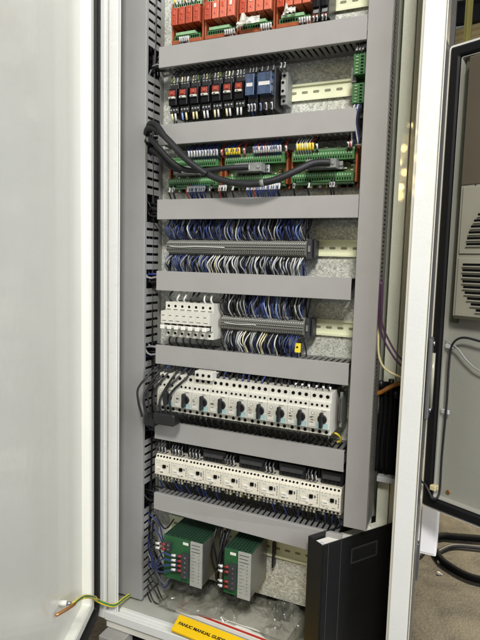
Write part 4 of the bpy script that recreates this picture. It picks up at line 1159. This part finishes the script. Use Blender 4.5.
# ------------------------------------------------------------------ earth wire to the door
ew = thing('earth_wire', 'green and yellow earth wire running from cabinet floor to the open left door', 'wire', (-0.07, 0.018, -1.295))
ep = [(-0.071, 0.020, -1.290), (-0.070, -0.018, -1.282), (-0.069, -0.060, -1.276), (-0.084, -0.078, -1.266), (-0.098, -0.092, -1.252), (-0.078, -0.124, -1.222), (-0.060, -0.176, -1.184), (-0.048, -0.210, -1.166), TL(0.207, 0.010, -1.150)]
MB().tube(ep, 0.0042, 'yellow', 8, 6).build('insulation', ew)
MB().tube([(x + .0030, y - .0012, z + .0022) for x, y, z in ep], 0.0022, 'gwire', 6, 6).build('green_stripe', ew)
MB().box(-0.0830, -0.0570, 0.012, 0.030, -1.2995, -1.2880, 'white').cyl((-0.071, 0.021, -1.288), (0, 0, 1), .006, .004, 'steel', 8).build('cable_lug', ew, 0.002)
MB().tube([TL(0.207, 0.012, -1.150), TL(0.226, 0.006, -1.147), TL(0.250, -0.012, -1.148)], 0.0035, 'copper', 8, 4).build('cable_lug', ew)
MB().tube([(-0.0590, -0.179, -1.1825), (-0.0520, -0.198, -1.1720)], 0.0042, 'yellow', 8, 1).build('crimp_sleeve', ew)

# ------------------------------------------------------------------ gap right of the right duct column
for j, (x, y0) in enumerate(((0.509, 0.085), (0.519, 0.090), (0.530, 0.086), (0.540, 0.092))):
    r = thing('cable_connector', '%s of four black cable connectors in the gap behind the frame post' % nth(j + 1), 'connector', (x, y0, -.90), 'black connectors in the gap')
    ztop = (-0.685, -0.70, -0.680, -0.705)[j]
    MB().cyl((x, y0, ztop - .016), (0, 0, 1), 0.006, 0.016, 'black', 10).build('gland', r)
    MB().tube([(x, y0, ztop - .015), (x + U(-.003, .003), y0 + .003, -0.76), (x + U(-.003, .003), y0, -0.83), (x, y0, -0.882)], 0.0042, 'blackm', 8, 4).build('sheath', r)
MB_ = MB(); MB_.box(0.5115, 0.5635, 0.095, 0.1075, -0.890, -0.690, 'blackm')
solo(MB_, 'connector_housing', 'dark connector housing behind the black cables in the right gap', 'housing', None, .002)
h = MB(); h.box(0.5115, 0.5640, 0.080, 0.108, -0.905, -0.893, 'lightgrey')
solo(h, 'shelf_bracket', 'pale ledge under the black connectors in the right gap', 'bracket', None, .001)
wire([(0.500, 0.060, -0.712), (0.515, 0.078, -0.706), (0.535, 0.082, -0.692), (0.556, 0.086, -0.684)], 0.0050, 'worange', 'short thick orange wire crossing the black connectors in the right gap', None, name='wire', n=8)
wire([(0.509, 0.010, -0.470), (0.5100, 0.006, -0.520), (0.513, 0.004, -0.560), (0.524, 0.004, -0.590), (0.545, 0.004, -0.622), (0.562, 0.010, -0.640)], 0.0020, 'wpurple', 'left one of the purple wires curving down behind the frame post', 'purple wires', n=8)
wire([(0.5115, 0.010, -0.470), (0.5140, 0.004, -0.520), (0.517, 0.002, -0.553), (0.530, 0.002, -0.583), (0.549, 0.002, -0.613), (0.564, 0.010, -0.628)], 0.0020, 'wpurple', 'right one of the purple wires curving down behind the frame post', 'purple wires', n=8)
wire([(0.509, 0.020, -0.540), (0.5105, 0.012, -0.590), (0.515, 0.010, -0.625), (0.530, 0.012, -0.648), (0.562, 0.02, -0.662)], 0.0022, 'wcream', 'cream wire curving behind the frame post under the purple wires', None, n=8)

# ------------------------------------------------------------------ side enclosure door on the right
ur = Vector((0.895, -0.446, 0)).normalized(); nr = Vector((-ur.y, ur.x, 0)); nr = -nr if nr.y > 0 else nr
HR = Vector((0.6125, 0.020, 0))


def TR(s_, n_, z_):
    q = HR + ur * s_ + nr * n_
    return (q.x, q.y, z_)


sd = thing('enclosure_door', 'open grey side door with black gasket and louvered fan unit', 'door', TR(0.2, 0, -0.913))
RW = (-0.004, 0.46, -0.913, -0.042)
prof = [(0.02, -0.030), (0.0, -0.028), (0.0, 0.0), (0.0035, 0.0), (0.004, -0.004), (0.0245, -0.004), (0.0250, 0.001), (0.0265, 0.001), (0.0280, -0.012)]
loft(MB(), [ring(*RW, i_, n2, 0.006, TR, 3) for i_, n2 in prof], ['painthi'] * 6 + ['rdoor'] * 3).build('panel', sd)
loft(MB(), [ring(*RW, i_, n2, 0.006, TR, 3) for i_, n2 in ((0.0042, -0.0036), (0.0048, 0.003), (0.008, 0.0055), (0.020, 0.0055), (0.0235, 0.003), (0.0242, -0.0036))], 'gasket', fill=False).build('gasket', sd)
fu = MB()
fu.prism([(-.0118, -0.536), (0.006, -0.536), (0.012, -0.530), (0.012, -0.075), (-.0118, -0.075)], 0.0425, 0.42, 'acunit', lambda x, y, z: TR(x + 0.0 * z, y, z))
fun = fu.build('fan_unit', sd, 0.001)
up_ = MB(); up_.box(0.0435, 0.4195, 0.0121, 0.0135, -0.296, -0.076, 'unitshade', TR)  # thin sheet carrying the painted shade of the unit's top
o = up_.build('upper_shade', sd, 0.0005); o.parent = fun
fr = MB()
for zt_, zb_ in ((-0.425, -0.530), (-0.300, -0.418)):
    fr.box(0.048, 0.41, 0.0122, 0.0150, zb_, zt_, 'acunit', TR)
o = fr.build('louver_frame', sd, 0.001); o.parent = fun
lv = MB()
for zt_, zb_, up_ in ((-0.318, -0.400, True), (-0.436, -0.516, False)):
    n_ = 9
    for j in range(n_):
        t = j / (n_ - 1); z = zt_ + (zb_ - zt_) * t
        s0 = (0.062 + 0.045 * (1 - t) ** 2) if up_ else (0.058 + 0.030 * t ** 3)
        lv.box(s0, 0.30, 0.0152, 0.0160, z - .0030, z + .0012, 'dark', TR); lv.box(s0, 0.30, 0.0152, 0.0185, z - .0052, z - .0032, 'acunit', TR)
o = lv.build('louver', sd); o.parent = fun
cr = MB(); pts = [TR(s_, .0124, z_) for s_, z_ in ((0.075, -0.285), (0.062, -0.320), (0.052, -0.370), (0.047, -0.415))]
cr.tube(pts, 0.0008, 'dark', 5, 4); o = cr.build('seam', sd); o.parent = fun
st = MB(); st.box(0.0272, 0.0420, -0.0117, -0.0070, -0.545, -0.070, 'rdoorshade', TR).build('shade_strip', sd)
cb = thing('cable', 'thin black cable clipped along the inside of the open side door', 'cable', TR(0.03, 0, -0.89))
MB().tube([TR(s_, n2, z_) for s_, n2, z_ in ((0.43, .004, -0.66), (0.28, .004, -0.625), (0.13, .004, -0.580), (0.092, .004, -0.572), (0.060, .004, -0.570), (0.042, .004, -0.585), (0.038, .004, -0.62), (0.0385, .004, -0.70), (0.036, .004, -0.80), (0.0375, .006, -0.865), (0.036, .012, -0.882), (0.028, .014, -0.884), (0.020, .014, -0.874), (0.010, .012, -0.864), (0.002, .010, -0.862), (-0.006, .004, -0.860))], 0.0021, 'cable', 8, 6).build('sheath', cb)
for z_ in (-0.590, -0.715):
    MB().box(0.026, 0.042, -0.003, 0.0015, z_ - .004, z_ + .004, 'lightgrey', TR).build('clip', cb, 0.0008)
MB().box(0.018, 0.030, -0.003, 0.010, -0.872, -0.862, 'wcream', TR).build('clip', cb, 0.001)
MB().cyl(TR(0.046, -.0118, -0.872), nr, 0.004, 0.003, 'copper', 8).build('earth_screw', sd)
wire([TR(0.026, .0, -0.580), TR(0.05, .002, -0.590), TR(0.075, .0, -0.615), TR(0.11, .0, -0.63), TR(0.25, .0, -0.66), TR(0.42, .0, -0.69)], 0.0016, 'wgrey', 'thin pale tube drooping below the cable on the side door', None)

lk = thing('door_latch', 'grey latch bar with clear sight tube on the side of the frame post', 'latch', (0.614, -.02, -.72))
MB().box(0.6092, 0.6165, -0.050, -0.010, -0.722, -0.572, 'lockgrey').build('body', lk, .002)
MB().tube([(0.6185, -0.028, -0.705), (0.6185, -0.028, -0.600)], 0.0034, 'clear', 10, 1).build('sight_tube', lk)
for z_ in (-0.582, -0.707): MB().cyl((0.6165, -0.028, z_), (1, 0, 0), 0.0045, 0.003, 'steel', 8).build('bolt', lk)

h = MB(); h.box(0.600, 0.640, 0.095, 0.140, -1.052, -0.930, 'boxwhite')
jb = thing('junction_box', 'small white junction box hanging below the open side door', 'junction box', (0.62, .12, -1.052))
h.build('body', jb, .002)
MB().box(0.603, 0.637, 0.0925, 0.0948, -1.046, -0.936, 'boxwhite').build('lid', jb, 0.0006)
MB().cyl((0.622, 0.115, -1.060), (0, 0, 1), 0.004, 0.009, 'steel', 8).build('gland', jb)
h = MB(); h.box(0.6095, 0.6115, 0.030, 0.046, -1.080, -0.925, 'steel'); h.box(0.600, 0.6093, 0.030, 0.046, -1.078, -1.000, 'lockgrey')
solo(h, 'hinge_bar', 'thin metal bar hanging beside the white junction box', 'metal bar', None, .0006)
thick([(0.616, 0.12, -1.056), (0.612, 0.14, -1.075), (0.600, 0.16, -1.10), (0.58, 0.20, -1.13)], 0.0035, 'thin black cable curving from the junction box behind the frame post')
# hoses on the floor
thick([(0.44, 1.30, -1.70), (0.50, 1.50, -1.72), (0.587, 1.627, -1.73), (0.653, 1.655, -1.73), (0.764, 1.69, -1.73), (0.95, 1.74, -1.73), (1.3, 1.70, -1.73)], 0.016, 'thick black hose lying farther back on the concrete floor', 'blackm')
thick([(0.545, 1.60, -1.733), (0.570, 1.50, -1.733), (0.605, 1.41, -1.733), (0.653, 1.36, -1.733), (0.707, 1.325, -1.733), (0.766, 1.315, -1.733), (0.90, 1.33, -1.733), (1.2, 1.5, -1.733)], 0.015, 'thick black hose curving nearer on the concrete floor', 'blackm')
thick([(0.575, 1.45, -1.736), (0.64, 1.56, -1.736), (0.74, 1.60, -1.736), (0.86, 1.62, -1.736), (1.1, 1.66, -1.736)], 0.010, 'slimmer dark hose lying between the two thick hoses', 'sheath')
for j, (x, y) in enumerate(((0.590, 1.40), (0.596, 1.30))):
    h = MB(); h.box(x, x + .014, y, y + .010, -1.750, -1.738, 'white'); h.box(x + .014, x + .022, y + .002, y + .008, -1.750, -1.742, 'white')
    solo(h, 'paper_scrap', '%s small white scrap on the concrete floor by the hoses' % ['farther', 'nearer'][j], 'scrap', 'white scraps on the floor', .002)

# ------------------------------------------------------------------ the hall behind
hw = thing('warehouse_wall', 'distant ribbed beige wall with dark band seen above the side door', 'wall', (1.0, 6.0, -1.75))
h = MB(); h.box(-3, 9, 6.02, 6.05, 1.10, 2.34, 'hallbeige' if 'hallbeige' in M else 'paper')
x = -3
M['hallbeige'] = mat('ribbed_wall_paint', (208, 188, 138), 0.6, var=0.06, scale=3)
h.mats = ['hallbeige']
z_ = 1.12
while z_ < 2.3:
    h.prism([(6.0195, z_), (5.985, z_ + .02), (5.985, z_ + .06), (6.0195, z_ + .08)], -3, 9, 'hallbeige', lambda x, y, z: (x, y, z + 0.16 * (x - .4)))
    z_ += 0.13
h.build('ribbed_panel', hw)
MB().box(-3, 9, 5.90, 6.0, 2.36, 4.5, 'halldark').build('dark_band', hw)
MB().box(-3, 9, 6.10, 6.12, -1.75, 1.09, 'greypost').build('lower_wall', hw)
for z_ in (2.46, 2.66):
    MB().tube([(-2, 5.7, z_), (8, 5.7, z_ + .3)], 0.018, 'lightgrey', 6, 1).build('pipe', hw)
h = MB(); h.box(0.388, 0.452, 4.40, 4.46, -1.75, 4.2, 'hallpost'); h.box(0.404, 0.436, 4.385, 4.3998, -1.75, 4.2, 'hallpost')
solo(h, 'hall_column', 'distant yellow painted column seen above the side door', 'column', None, .004)
h = MB(); h.box(0.372, 0.412, 3.00, 3.05, -1.75, 3.4, 'greypost'); h.box(0.3725, 0.4115, 2.96, 2.9998, 1.62, 2.4, 'greypost')
solo(h, 'hall_column', 'distant grey steel column just right of the frame post top', 'column', None, .003)

for h, tgt in MARKS: h.build('face_print', tgt)
tag(STUFF.build('wiring'), 'dense small black, blue and sleeved wiring tucked in and around the wire ducts', 'wiring', None, 'stuff')
for o in list(bpy.data.objects):
    if '_w' in o: del o['_w']
